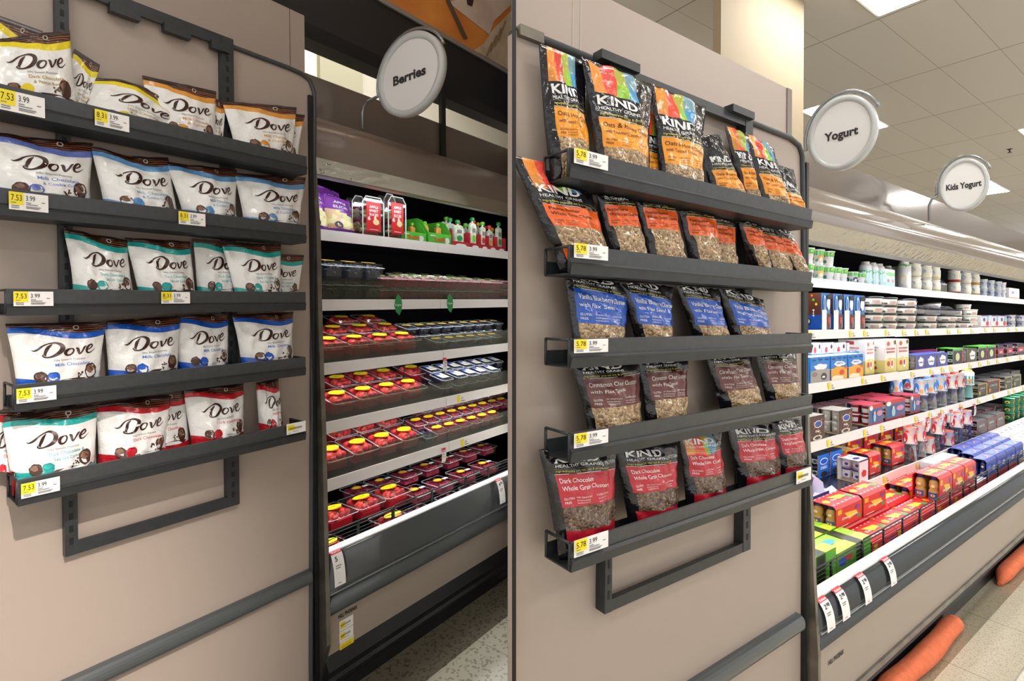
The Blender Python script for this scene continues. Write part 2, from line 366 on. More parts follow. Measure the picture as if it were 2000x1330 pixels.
# ------------------------------------------------------------------ refrigerated cases
def arc(cy, cz, r, a0, a1, n=8, ry=None):
    return [(cy+(ry or r)*cos(math.radians(a0+(a1-a0)*i/n)), cz+r*sin(math.radians(a0+(a1-a0)*i/n))) for i in range(n+1)]
SHELF = {}; SLOPE = {}
def case(b):
    Lf = b == 'L'; Y = YL if Lf else YR; k = Y/1.84 if Lf else 1
    xp0 = (lambda y, z: -.9) if Lf else (lambda y, z: divx('R', y, z, .0085))
    xe = (lambda y, z: divx('L', y, z, -.003)) if Lf else (lambda y, z: 11.0)
    root = empty('refrigerated_case', b, (0,0,0))
    # end panel outline with the rounded front corner (x at the right edge follows the photo)
    if Lf:
        P = [at(b,461,94,y=Y), at(b,560,132,y=Y), at(b,588,144,y=Y), at(b,604,158,y=Y), at(b,612,180,y=Y), at(b,613,215,y=Y), at(b,608,700,y=Y), at(b,606,1300,y=Y)]
        P[0].x = -.9; P[0].z = P[1].z; P[2].z = P[1].z-.004
    else:
        P = [at(b,1056,78.4,y=Y), at(b,1500,240,y=Y), at(b,1540,270,y=Y), at(b,1558,285,y=Y), at(b,1564,305,y=Y), at(b,1565,350,y=Y), at(b,1567.5,700,y=Y), at(b,1570,1320,y=Y)]
        P[1].z = P[0].z; P[0].x = divx('R', Y, P[0].z, .0085)
    P.append(Vector((P[-1].x, Y, 0)))
    xr = [(p.x, p.z) for p in P]
    m = M(); tp = TAUPE(); n = len(xr)
    left = (lambda z: -.9) if Lf else (lambda z: divx('R', Y, z, .0085))
    out = [(left(0),0)] + [(left(z), z) for z in (xr[0][1],)] + xr[1:]
    b0 = len(m.v); m.v += [(x,Y,z) for x,z in out] + [(x,Y+.03,z) for x,z in out]; q = len(out)
    m.face(range(b0,b0+q), tp); m.face(range(b0+2*q-1,b0+q-1,-1), tp)
    for i in range(q): m.face((b0+i, b0+(i+1)%q, b0+q+(i+1)%q, b0+q+i), tp)
    m.build('end_panel', root)
    m = M(); g = mat('gasket_grey', '3c4042', .45); pts = [(x,Y-.004,z) for x,z in xr]
    if not Lf: pts[0] = (at(b,1056,78,y=Y)[0], Y-.004, xr[0][1])
    m.tube(pts, .0085, g, 8); m.build('edge_gasket', root)
    if not Lf:
        m = M(); m.box(divx('R',Y,2.1,.01), pts[0][0], Y-.012, Y+.03, xr[0][1]-.012, xr[0][1]+.01, STEEL()); m.build('top_trim', root)
    # bumper rail across the end panel
    if Lf: zt, zb = zl(b,601,1117,Y-.02), zl(b,608,1137,Y-.02)-.01; bx = at(b,608,1137,y=Y-.02)[0]
    else: zt, zb = zl(b,1564,1203,Y-.02), zl(b,1564,1237,Y-.02); bx = at(b,1567,1220,y=Y-.02)[0]
    m = M(); r = (zt-zb)/2; zc = (zt+zb)/2
    prof = [(Y, zb-.0)] + [(Y-.03*cos(math.radians(a))**.6, zc+r*sin(math.radians(a))) for a in range(-80,90,20)] + [(Y, zt)]
    m.extrude(prof, xp0, bx, mat('bumper_grey', '4a4f51', .3, coat=.3), smooth=False); m.build('panel_bumper', root)
    # black cover strip and steel side plate at the open end
    xs = xr[-3][0]+.008
    m = M(); m.box(xs-.012, xs+.004, Y-.012, Y+.05, 0, xr[4][1]-.02, BLACK()); m.build('dark_strip', root)
    if Lf: sp = [(621,450),(624,600),(628,730),(632,842),(637,1083),(640,1205),(641,1262)]
    else: sp = [(1568.5,447),(1572,600),(1576,768),(1580,873),(1586,1003),(1591,1130),(1600,1282)]
    xsp = xs+.012; E = [at(b,px,py,x=xsp) for px,py in sp]
    pl = [(e.y, e.z) for e in E]
    if Lf: pl += [(E[-1].y+.06, .05), (E[-1].y+.06, 0)]
    else: pl += [(E[-1].y, 0)]
    top = xr[3][1]-.12
    pl = [(Y+.12, top+.06), (Y+.02, top)] + pl + [(Y+.12, 0)]
    m = M(); m.extrude(pl, xsp-.006, xsp+.012, STEEL()); m.build('side_plate', root)
    x0 = xsp+.012
    # lower front: kick, beige panel, bumper, dark curved front, white ledge
    yb = E[-1].y
    if Lf: zbump0, zroll, zledge, ykick = zl(b,640,1208,yb), zl(b,640,1168,yb), zl(b,638.7,1083,yb), Y-.055
    else: zbump0, zroll, zledge, ykick = zl(b,1600,1282,yb), zl(b,1600,1245,yb), zl(b,1593,1171,yb), Y+.055
    zbump0 -= .022 if Lf else .012
    yl = yb+.035; zled = H-(H-zledge)*(yl/yb)
    bp = mat('beige_metal', 'a3968a', .4, spec=.5)
    m = M(); zk = .212 if not Lf else .148
    m.extrude([(yb+.035,zk),(yb+.035,zbump0+.02),(yb+.06,zbump0+.02),(yb+.06,zk)], x0, xe, bp); m.build('lower_panel', root)
    m = M(); kb = mat('kick_black', '141618', .4)
    m.extrude([(ykick,0),(ykick,.05),(ykick-.008,.06),(ykick-.008,.075),(ykick+.004,.085),(ykick,.11),(yb+.036,zk+.01),(yb+.06,zk),(Y+.12,0)], x0-.005, xe, kb); m.build('kick_plate', root)
    if not Lf:
        m = M(); m.extrude([(yb+.026,zk-.012),(yb+.022,zk),(yb+.026,zk+.012),(yb+.036,zk+.012),(yb+.036,zk-.012)], x0, xe, STEEL()); m.build('chrome_trim', root)
    gm = mat('bumper_grey', '4a4f51', .3, coat=.3); rr = (zroll-zbump0)/2
    m = M(); m.extrude([(yb+.04,zbump0)]+[(yb+rr-rr*cos(math.radians(a)), zbump0+rr+rr*sin(math.radians(a))) for a in range(-75,90,15)]+[(yb+.04,zroll)], x0, xe, gm, smooth=True); m.build('bumper', root)
    m = M(); m.extrude([(yb+.012,zroll+.001),(yb-.001,zroll+.002),(yb-.002,zroll+.007),(yb+.012,zroll+.009)], x0, xe, mat('bumper_trim','a9adb0',.25,metal=.6)); m.build('bumper_trim', root)
    m = M(); dg = mat('curved_front', '3d4245', .2, coat=.6); A = []
    for i in range(11):
        t = i/10; A.append((yb+.004+.031*(1-cos(t*pi/2)), zroll+(zled-zroll)*sin(t*pi/2)))
    m.extrude(A+[(yl+.02,zled),(yl+.02,zroll)], x0, xe, dg, smooth=True); m.build('curved_front', root)
    m = M(); m.extrude([(yl-.004,zled),(yl-.004,zled+.006),(yl+.035,zled+.008),(yl+.035,zled-.03)], x0, xe, WHITE()); m.build('ledge', root)
    # well, back, top, canopy
    yw = yl+.04; yback = Y+.85; zwell = zled-.10 if not Lf else zled-.13
    bk = mat('case_interior', '040405', .9, spec=.08)
    ztop_c = zl(b,1566,332.6,Y+.05) if not Lf else (zl(b,616,212,Y+.05)+zl(b,1000,331,Y+.05))/2
    zcan0 = zl(b,1780,473,Y+.05) if not Lf else (zl(b,616,308,Y+.05)+zl(b,1000,392,Y+.05))/2
    zstr = zl(b,1780,496,Y+.05) if not Lf else (zl(b,616,331,Y+.05)+zl(b,1000,410,Y+.05))/2
    m = M(); m.extrude([(yw,zwell-.02),(yw,zwell),(yback,zwell),(yback,ztop_c-.03),(Y+.16,ztop_c-.03),(Y+.16,ztop_c-.025),(yback+.05,ztop_c-.02),(yback+.05,zwell-.02)], x0, xe, bk); m.build('interior_liner', root)
    m = M(); m.box(xsp-.004, xsp+.010, Y+.1, yback, 0, ztop_c, bk); m.build('inner_side_wall', root)
    yf = Y+.06 if not Lf else Y+.07
    C = []
    for i in range(13):
        t = i/12; a = math.radians(95-100*t)
        C.append((yf+.10-.10*cos(math.radians(95*(1-t)-5)) if 0 else yf+.085*(1-sin(pi*(.18+.42*t)))/(1-sin(pi*.18))*1.0, ztop_c+(zcan0-ztop_c)*t))
    m = M(); m.extrude(C, x0-.012, xe, GLOSS(), closed=False, smooth=True); m.extrude([(Y+.205,ztop_c+.004),C[0],(C[0][0]+.002,ztop_c-.01),(Y+.205,ztop_c-.01)], x0-.012, xe, GLOSS()); m.extrude([C[-1],(yf+.05,zcan0+.004),(yf+.10,ztop_c-.01),C[0]]+C[1:-1], x0-.012, x0-.010, GLOSS()); m.build('canopy', root)
    m = M(); m.extrude([(C[-1][0],zcan0),(C[-1][0]+.004,zcan0),(C[-1][0]+.06,zstr),(C[-1][0]+.055,zstr)], x0, xe, mat('mirror_strip','b0aca2',.12,metal=.9,bump=(30,.4))); m.build('mirror_strip', root)
    m = M(); m.extrude([(C[-1][0]+.055,zstr-.006),(C[-1][0]+.055,zstr+.002),(C[-1][0]+.1,zstr+.002),(C[-1][0]+.1,zstr-.006)], x0, xe, mat('strip_edge','8d8d88',.3)); m.build('canopy_lip', root)
    # fascia behind the canopy and the tall board behind the end panel
    yfa = Y+.2
    zf = (zl(b,614,150,yfa)+zl(b,1000,293,yfa))/2 if Lf else (zl(b,1665,321,yfa)+zl(b,1545,280,yfa)+zl(b,1990,460,yfa))/3
    if Lf: tx, tz = at(b,592,60,y=yfa)[0], (zl(b,535,5,yfa)+zl(b,592,33,yfa))/2
    else: tx, tz = at(b,1540,200,y=yfa)[0], zl(b,1500,158,yfa)
    m = M(); m.extrude([(yfa,ztop_c-.05),(yfa,zf),(yfa+.03,zf),(yfa+.03,ztop_c-.05)], tx, xe, mat('fascia_gloss','655a53',.16,coat=.5)); m.build('fascia', root)
    m = M(); m.extrude([(yfa-.01,ztop_c+.005),(yfa-.01,tz),(yfa+.03,tz),(yfa+.03,ztop_c+.005)], (lambda y,z:-.9) if Lf else (lambda y,z: divx('R',y,z,.0085)), tx, TAUPE())
    if not Lf:
        m.box(tx-.035, tx, yfa-.014, yfa-.009, ztop_c, tz, mat('taupe_edge','6f645f',.4)); 
        for xx in (1113, 1128): m.box(at(b,xx,20,y=yfa)[0], at(b,xx,20,y=yfa)[0]+.003, yfa-.0112, yfa-.009, ztop_c+.01, tz, mat('seam_light','b5aba3',.4))
    else: m.box(at(b,562,20,y=yfa)[0], at(b,562,20,y=yfa)[0]+.003, yfa-.0112, yfa-.009, ztop_c+.01, tz, mat('taupe_edge','6f645f',.4))
    m.build('tall_board', root)
    # shelves: lines of the white rails in the photo
    if Lf:
        SL = [(621,450+17,1000,491+17,.30),(624,609.4,1000,598,.28),(628.4,729.5,1000,686.6,.26),(632,842,1000,767.6,.24),(635,955,1000,845,.22)]; seam = at(b,860,600,y=Y+.28)[0]; seams=[seam]
    else:
        SL = [(1586.7,554,1991,597,.38),(1586.7,656.7,1991,651,.36),(1575,767.6,1991,704.7,.34),(1579.4,873.5,1991,771,.32),(1586,1003.5,1875.5,880,.30)]; seams = [at(b,1748,580,y=Y+.36)[0], at(b,1912,650,y=Y+.36)[0]]
        if len(seams) == 2: seams.append(2*seams[1]-seams[0])
    rail_h = .045 if not Lf else .052
    for i, (xa, ya, xb, yb_, dy) in enumerate(SL):
        ys = Y+dy; zb_ = (zl(b,xa,ya,ys)+zl(b,xb,yb_,ys))/2; zt_ = zb_+rail_h
        sl = math.tan(math.radians((0,8,13,13,13)[i])) if Lf else 0; SLOPE[i] = sl if Lf else SLOPE.get(i,0); ysb = yback-.01 if not (Lf and i > 1) else ys+.62; zsb = (ysb-ys)*sl
        SHELF[b,i] = (ys, zt_-.006, yback)
        cuts = [x0]+seams+[None]
        for j in range(len(cuts)-1):
            ca, cb = cuts[j], cuts[j+1]
            if Lf and cb is None: endf = xe; 
            else: endf = cb if cb is not None else 11.0
            if not callable(endf): endf = endf-.003
            sh = M(); dz = (0,-.003,-.001,-.002)[j] if not Lf else 0
            sh.extrude([(ys+.008,zt_-.03+dz),(ys+.008,zt_-.006+dz),(ysb,zt_-.006+dz+zsb),(ysb,zt_-.03+dz+zsb)], ca, endf, mat('shelf_black','121214',.22,coat=.3))
            so = sh.build('shelf', root)
            ra = M(); wm = mat('white_rail', 'f2eeee', .4)
            ra.extrude([(ys-.004,zb_+dz),(ys,zt_+dz),(ys+.008,zt_+dz),(ys+.008,zb_+.004+dz)], ca, endf, wm)
            ra.build('price_rail', so)
            if Lf and i > 0:
                gl = M(); gz = (.1,.1,.085,.085,.085)[i]
                gl.extrude([(ys+.012,zt_-.005),(ys+.004,zt_+gz),(ys+.008,zt_+gz),(ys+.016,zt_-.005)], ca, endf, clear('guard_clear','d6d8cc',.04,.1,.14)); gl.build('clear_guard', so)
            # price stickers on the rail
            rnd = random.Random(i*7+j+(50 if Lf else 0))
            if not Lf and i > 0 or Lf and j == 1 and i > 0:
                xx = ca+.08+rnd.random()*.1; lim = (cb if cb is not None else (ca+.2 if Lf else ca+1.6))
                while xx < lim-.1:
                    st = M(); F_ = plane((xx, ys-.0045, zb_+dz+.005), (.07,0,0), (0,.002,rail_h-.012), .0008)
                    put_rect(st, F_, 0,.38,0,1, YEL()); put_rect(st, F_, .38,1,0,1, PAPER()); F2 = plane((xx, ys-.0058, zb_+dz+.005), (.07,0,0), (0,.002,rail_h-.012), .0008)
                    put_text(st, F2, '4.%d9' % rnd.randint(1,9), .45, .35, .5, INK(), align='l', width=.25); put_rect(st, F2, .45,.9,.1,.22, mat('grey_ink','77767a',.6))
                    st.build('price_sticker', so); xx += .16+rnd.random()*.3
            # strip lamp under the rail
            lam = M()
            lam.extrude([(ys+.014,zb_+.012),(ys+.014,zb_+.006),(ys+.03,zb_+.006),(ys+.03,zb_+.012)], ca+.02, (cb-.02) if cb is not None else ((lambda y,z: divx('L',y,z,-.02)) if Lf else 9.0), mat('strip_lamp_'+b,'f6fbff',.4,emit=STRIP_E*(1.7 if Lf else 1)))
            lam.build('strip_lamp', so)
    lam = M(); yy = C[-1][0]+.075
    lam.extrude([(yy,zstr+.006),(yy,zstr+.012),(yy+.03,zstr+.012),(yy+.03,zstr+.006)], x0+.02, (lambda y,z: divx('L',y,z,-.02)) if Lf else 9.0, mat('canopy_lamp_'+b,'f6fbff',.4,emit=STRIP_E*1.3)); lam.build('strip_lamp', root)
    tag(root, 'open refrigerated case of berries with taupe end panel and dark bumper' if Lf else 'long open yogurt case with taupe end panel and dark bumper', 'refrigerated case')
    return dict(x0=x0, yb=yb, yl=yl, zled=zled, zwell=zwell, yw=yw, zroll=zroll, zbump0=zbump0, ztop=ztop_c, yf=yf, ycan=C[-1][0], zcan=zcan0)
CL = case('L'); CR = case('R')
print('CL', CL); print('CR', CR); print(SHELF)
# ------------------------------------------------------------------ wire fence racks along the wells
def fence(b, segs, label):
    c = CL if b == 'L' else CR; t = empty('wire_fence', b, (0, c['yw']+.012, c['zled']))
    m = M(); P = M(); bl = BLACK(); y = 0; h = .062 if b == 'R' else .06
    for x0, x1, dz in segs:
        for z, r in ((h+dz,.0032),(h*.78+dz,.0026)):
            m.tube([(x0,y,z-.012),(x0+.012,y,z),(x1-.012,y,z),(x1,y,z-.012)], r, bl, 6)
        for z in (h*.5,h*.25,0.0,-.03,-.06): m.tube([(x0,y,z+dz),(x1,y,z+dz)], .0015, bl, 5)
        k = max(1, round((x1-x0)/.21))
        for i in range(k+1):
            x = x0+(x1-x0)*i/k; P = M(); P.box(x-.005, x+.005, -.003, .003, -.09, h+dz-.003, bl); P.build('upright', t)
    m.build('wires', t); tag(t, label, 'fence')
fx = [CR['x0']]; s1 = at('R',1690,1080,y=CR['yw'])[0]
fence('R', [(CR['x0']+.008,s1,-.012),(s1+.005,s1+.62,.0),(s1+.625,s1+1.25,.0),(s1+1.255,s1+1.9,.002),(s1+1.905,s1+2.6,0),(s1+2.605,s1+3.6,0)], 'black wire fence along the front of the yogurt case well')
s1 = at('L',770,985,y=CL['yw'])[0]; s2 = at('L',912,930,y=CL['yw'])[0]
fence('L', [(CL['x0']+.008,s1,-.004),(s1+.005,s2,.0),(s2+.005,divx('L',CL['yw'],.55,-.01),.004)], 'black wire fence along the front of the berry case well')
# ------------------------------------------------------------------ wall-hung racks with five trays
TRAY = {}
def rack(b):
    Lf = b == 'L'; Y = YL if Lf else YR; D = DL if Lf else DR; ch, lc = CHAR(), CHAR2()
    yp = Y-(.025 if Lf else .03); 
    t = empty('display_rack', b, (0,0,0))
    if Lf:
        p1 = (at(b,127,1060,y=yp)[0], at(b,153,1060,y=yp)[0]); p2 = (at(b,444,970,y=yp)[0], at(b,468,970,y=yp)[0]); zb = zl(b,140,1085,yp); zt = zl(b,460,79,yp); w = .035
    else:
        p1 = (at(b,1184,1190,y=yp)[0]-.004, at(b,1195,1180,y=yp)[0]); p2 = (at(b,1452,1060,y=yp)[0], at(b,1466,1073,y=yp)[0]); zb = zl(b,1184,1199,yp); zt = zl(b,1465,231,yp); w = .026
    slot = mat('slot_black','050506',.6)
    for x0, x1 in (p1, p2):
        m = M(); m.box(x0, x1, yp, Y-.001, zb, zt, ch); z = zb+.03
        while z < zt-.05: m.box((x0+x1)/2+.001-.003*(2 if Lf else 1), (x0+x1)/2+.004, yp-.0008, yp+.001, z, z+.018, slot); z += .034
        m.build('post', t)
    m = M(); m.box(p1[1]+.0003, p2[0]-.0003, yp+.001, Y-.014, zb, zb+w, ch); m.build('bottom_bar', t)
    m = M(); m.box(p1[0], p2[1], yp+.001, Y-.014, zt-w, zt+.001, ch); m.build('top_bar', t)
    if Lf: hk = [(213,272),(318,370),(410,445)]
    else: hk = [(1168,1243),(1425,1467)]
    for a, c in hk:
        m = M(); xa, xc = at(b,a,60 if Lf else 130,y=yp)[0], at(b,c,60 if Lf else 130,y=yp)[0]
        if Lf: m.box(xa, xc, yp-.012, Y-.014, zt-w-.022, zt-w+.004, ch)
        else: m.box(xa, xc, yp-.012, Y-.014, zt-.006, zt+.014, ch)
        m.build('hook_bracket', t)
    if Lf: rows = [(11.6,173,599,299.5),(16.5,371,598,437),(24.8,566.7,597,568.4),(31,756,597,694),(40.6,942.6,597,819)]; bots = (at(b,16.5,620,y=D)[2]-at(b,24.8,566.7,y=D)[2])
    else: rows = [(1114,284.6,1586.7,410),(1115.8,472.4,1586.7,534),(1115.8,662.4,1586.7,650),(1115.8,845.4,1586.7,771),(1116.7,1059,1587,910.4)]; bots = -.057
    for i, (xa, ya, xb, yb) in enumerate(rows):
        A, B = at(b,xa,ya,y=D), at(b,xb,yb,y=D); z1 = (A.z+B.z)/2; z0 = z1+bots; x0, x1 = A.x, B.x
        if Lf: x0 = at(b, (-70,-70,12,27,34)[i], ya, y=D)[0]
        zc = z0+(z1-z0)*.36; yb_ = yp-.001; th = .004
        TRAY[b,i] = (x0,x1,z0+.003,z1,yb_)
        tr = M()
        tr.extrude([(D+.004,zc),(D,z1-.001),(D+.004,z1),(D+.006,z1-.004),(D+.008,zc)], x0, x1, lc)            # label channel
        tr.extrude([(D+.001,z0),(D-.002,zc-.004),(D-.004,zc),(D+.002,zc+.005),(D+.008,zc),(D+.005,z0+.003)], x0, x1, ch)   # crease and lower lip
        tr.extrude([(D+.002,z0),(D+.002,z0+.003),(yb_,z0+.003),(yb_,z0)], x0, x1, ch)
        tr.extrude([(yb_-.003,z0),(yb_-.003,z0+.03),(yb_,z0+.03),(yb_,z0)], x0, x1, ch)
        o = empty('display_tray', b, ((x0+x1)/2, (D+yb_)/2, z0)); tr.build('tray', o)
        loc0 = Vector(((x0+x1)/2, (D+yb_)/2, z0)); tag(o, 'charcoal metal tray holding the %s row of %s bags' % (ROWN[i], 'chocolate' if Lf else 'granola'), 'display tray', 'trays of the %s rack' % ('chocolate' if Lf else 'granola'))
        for xe_, in ((x0,),(x1,)):
            e = M(); r = .003
            e.tube([(xe_, D+.006, z0+.004),(xe_, D+.006, z1-.002)], r, ch, 6); e.tube([(xe_, D+.006, z1-.003),(xe_, yb_-.002, z1-.003)], r, ch, 6); e.tube([(xe_, yb_-.002, z1-.003),(xe_, yb_-.002, z0+.002)], r, ch, 6)
            if xe_ == x1: e.box(xe_-.002, xe_, D+.004, yb_, z0, z1-.004, ch)
            e.build('end_frame', o)
        # hangers reaching the posts
        for q in (p1, p2):
            h = M(); xm = (q[0]+q[1])/2; h.box(xm-.002, xm+.002, yb_-.004, yp-.0012, z0+.004, z1+.02, ch); h.build('hanger', o)
        for kid in o.children: kid.data.transform(Matrix.Translation(-loc0))
    tag(t, 'charcoal metal rack frame on the panel behind the chocolate bags' if Lf else 'charcoal metal rack frame on the panel behind the granola bags', 'display rack')
print('TRAY', TRAY)
# ------------------------------------------------------------------ price labels on the trays
ROWN = ['top', 'second', 'middle', 'fourth', 'bottom']
rack('L'); rack('R')
def price_label(b, i, px0, px1, py0, py1, a, c, label, code=False):
    D = DL if b == 'L' else DR; y = D-.0065
    p, q, r = at(b,px0,py0,y=y), at(b,px1,py0,y=y), at(b,px0,py1,y=y); w = q.x-p.x; h = p.z-r.z
    t = empty('price_label', b, (p.x, y, p.z-h)); m = M(); m.box(0, w, 0, .0012, 0, h, PAPER()); m.build('card', t)
    F_ = plane((0,-.0006,0),(w,0,0),(0,0,h)); G = plane((0,-.0011,0),(w,0,0),(0,0,h)); g = M(); gi = mat('grey_ink','77767a',.6)
    if code:
        put_rect(g, F_, .04,.4,.35,.85, YEL()); 
        for k in range(14): put_rect(g, G, .1+k*.05,.125+k*.05,.42,.62, INK())
        put_rect(g, G, .3,.6,.2,.24, gi); put_rect(g, G, .08,.2,.1,.14, gi)
    else:
        put_rect(g, F_, .0,.36,.28,1, YEL()) if b == 'L' else put_rect(g, F_, .02,.36,.3,1, YEL())
        put_text(g, G, a, .05, .52, .48, INK(), align='l', width=.27); put_text(g, G, c, .42, .56, .42, INK(), align='l', width=.23)
        for k, (u, v, s) in enumerate(((.42,.42,.13),(.42,.32,.3),(.42,.2,.38),(.42,.12,.34),(.05,.2,.2),(.05,.1,.2),(.82,.5,.09),(.05,.38,.12))): put_rect(g, G, u, u+s, v, v+.045, gi)
    g.build('print', t); tag(t, label, 'price label', 'price labels on the chocolate rack' if b == 'L' else 'price labels on the granola rack')
for i, px0, px1, py0, py1, a in ((0,-4,87,171,212,'7.53'),(0,185,252,212,244,'8.31'),(1,17,94,373,408,'7.53'),(1,349,401,412,437,'8.31'),(2,26,104,569,598,'7.53'),(2,315,371,570,593,'8.31'),(3,32,110,760,789,'7.53'),(4,41,117,946,975,'7.53')):
    price_label('L', i, px0, px1, py0, py1, a, '3.99', 'yellow and white %s price label %s of the %s chocolate tray' % (a, 'at the left end' if px0 < 100 else 'near the middle', ROWN[i]))
price_label('L', 4, 560, 597, 829, 850, '', '', 'yellow barcode label at the right end of the bottom chocolate tray', True)
for i, py0, py1 in ((0,288,318),(1,474,503),(2,663,690),(3,848,876),(4,1057,1090)):
    price_label('R', i, 1122, 1188, py0, py1, '5.78', '3.99', 'yellow and white 5.78 price label at the left end of the %s granola tray' % ROWN[i])
price_label('R', 4, 1556, 1584, 921, 946, '', '', 'yellow barcode label at the right end of the bottom granola tray', True)
# ------------------------------------------------------------------ bags
def bag_fn(b, quad, y0, thick, seed, lean=.012, slump=0, zfloor=None, twist=0, lim=None):
    r = random.Random(seed); BL, BR, TR_, TL_ = [at(b, px, py, y=y0) for px, py in quad]
    q = []
    for p, t in ((BL,TL_),(BR,TR_)):
        z = zfloor if zfloor is not None else p.z
        k = (z-p.z)/max(.02, (t.z-p.z)); q.append(Vector((p.x+(p.x-t.x)*(-k)*1.0, y0, z)))
    BL, BR = q; ph = [r.random()*6.28 for _ in range(8)]; am = [r.uniform(.6,1.3) for _ in range(8)]
    wd = (BR-BL).length
    def F(u, v, front=True, off=0.0):
        p = BL*(1-u)*(1-v) + BR*u*(1-v) + TR_*u*v + TL_*(1-u)*v
        e = (abs(2*u-1))**3*(1 if u > .5 else -1)
        p = p + Vector((e*wd*(.010*sin(5*v*am[0]+ph[0]) - .018*sin(pi*min(1,v*1.1))), 0, 0))
        p.z += wd*.012*sin(3*u*am[1]+ph[1])*v + slump*sin(pi*u)*v
        bu = max(0.0, sin(pi*u))**.62; hv = min(1, (v+.02)/.10)**.5 * (max(0, 1-v)**.62*1.25 if v > .3 else 1.0)
        hv = min(1, hv)
        bb = thick*bu*hv
        w = .0022*sin(17*u+5*v*am[2]+ph[2])*sin(9*v+ph[3]) + .0016*sin(31*v*am[3]+11*u+ph[4]) + .0014*sin(26*u-13*v+ph[5]) + .0020*sin(8*u+ph[7])*v
        w *= (thick/.05)*(.35+bu)
        p.y = y0 + lean*v + twist*(u-.5) + (-(bb*.72)-w*(1 if front else 0)-.0008 if front else bb*.28+.0008)
        if lim:
            x0, x1, zlip, ztop, ymax = lim
            p.y = min(p.y, ymax-(.005 if front else 0))
            if p.z < zlip+.006: p.x = min(max(p.x, x0+.006), x1-.006)
            if x0-.012 < p.x < x1+.01 and ztop: p.z = min(p.z, ztop+.002*sin(40*u))
        p.y -= off
        return p
    return F, wd, (TL_.z-BL.z)
def bag_mesh(F, us, vs, mfun, loc, edge):
    m = M(); nu, nv = len(us), len(vs); loc = Vector(loc)
    for fr in (True, False):
        for v in vs:
            for u in us: m.uv[len(m.v)] = (u, v); m.v.append(tuple(F(u, v, fr)-loc))
    o = nu*nv
    for j in range(nv-1):
        for i in range(nu-1):
            a = j*nu+i; m.face((a, a+1, a+nu+1, a+nu), mfun((us[i]+us[i+1])/2, (vs[j]+vs[j+1])/2), True)
            a += o; m.face((a+nu, a+nu+1, a+1, a), edge, True)
    for j in range(nv-1):
        a = j*nu; m.face((a, a+nu, a+nu+o, a+o), edge, True); a = j*nu+nu-1; m.face((a+o, a+nu+o, a+nu, a), edge, True)
    for i in range(nu-1):
        a = i; m.face((a+o, a+1+o, a+1, a), edge, True); a = (nv-1)*nu+i; m.face((a, a+1, a+1+o, a+o), edge, True)
    return m
def lsp(a, b, n): return [a+(b-a)*i/n for i in range(n+1)]
def merge(*L):
    o = sorted(set(round(x,5) for l in L for x in l)); r = [o[0]]
    for x in o[1:]:
        if x-r[-1] > .004: r.append(x)
    return r
def wavy_mat(name, band):                               # white pouch with a coloured wave and a wood-brown header, by the pouch's own uv
    if name in MATS: return MATS[name]
    m = film(name, 'f1f0ee', .3); nt = m.node_tree; L = nt.links; p = nt.nodes['Principled BSDF']
    uv = nt.nodes.new('ShaderNodeUVMap'); uv.uv_map = 'uv'; s = nt.nodes.new('ShaderNodeSeparateXYZ'); L.new(uv.outputs[0], s.inputs[0])
    def mth(op, a, b_=None, c=None):
        n = nt.nodes.new('ShaderNodeMath'); n.operation = op
        for k, x in enumerate((a, b_, c)):
            if x is None: continue
            if isinstance(x, (int,float)): n.inputs[k].default_value = x
            else: L.new(x, n.inputs[k])
        return n.outputs[0]
    U, V = s.outputs[0], s.outputs[1]
    wv = mth('SINE', mth('MULTIPLY_ADD', U, 5.2, .95))
    w1 = mth('MULTIPLY_ADD', wv, .042, .905)            # lower edge of the brown header
    w2 = mth('MULTIPLY_ADD', mth('SINE', mth('MULTIPLY_ADD', U, 4.8, 1.2)), .048, .835)
    w3 = mth('MULTIPLY_ADD', mth('SINE', mth('MULTIPLY_ADD', U, 4.0, 1.9)), .05, .29)
    def mix(f, a, b_):
        n = nt.nodes.new('ShaderNodeMixRGB'); L.new(f, n.inputs[0])
        for k, x in ((1,a),(2,b_)):
            if isinstance(x, str): n.inputs[k].default_value = lin(x)
            else: L.new(x, n.inputs[k])
        return n.outputs[0]
    wt = nt.nodes.new('ShaderNodeTexWave'); wt.wave_type = 'BANDS'; wt.bands_direction = 'Y'; wt.inputs['Scale'].default_value = 7; wt.inputs['Distortion'].default_value = 5; wt.inputs['Detail'].default_value = 2; wt.inputs['Detail Scale'].default_value = .8
    mp = nt.nodes.new('ShaderNodeMapping'); mp.inputs['Scale'].default_value = (.55,1.6,1); L.new(uv.outputs[0], mp.inputs[0]); L.new(mp.outputs[0], wt.inputs[0])
    cr = nt.nodes.new('ShaderNodeValToRGB'); e = cr.color_ramp.elements; e[0].color = lin('2a1410'); e[1].color = lin('a8643c'); e[0].position = .72; e[1].position = .97; L.new(wt.outputs['Fac'], cr.inputs[0])
    nz = nt.nodes.new('ShaderNodeTexNoise'); nz.inputs['Scale'].default_value = 30; L.new(uv.outputs[0], nz.inputs[0])
    bc = mix(nz.outputs['Fac'], band[0], band[1])
    c = mix(mth('LESS_THAN', V, w3), 'efeeec', bc)
    c = mix(mth('GREATER_THAN', V, w2), c, bc)
    c = mix(mth('GREATER_THAN', V, w1), c, cr.outputs[0])
    L.new(c, p.inputs['Base Color']); return m
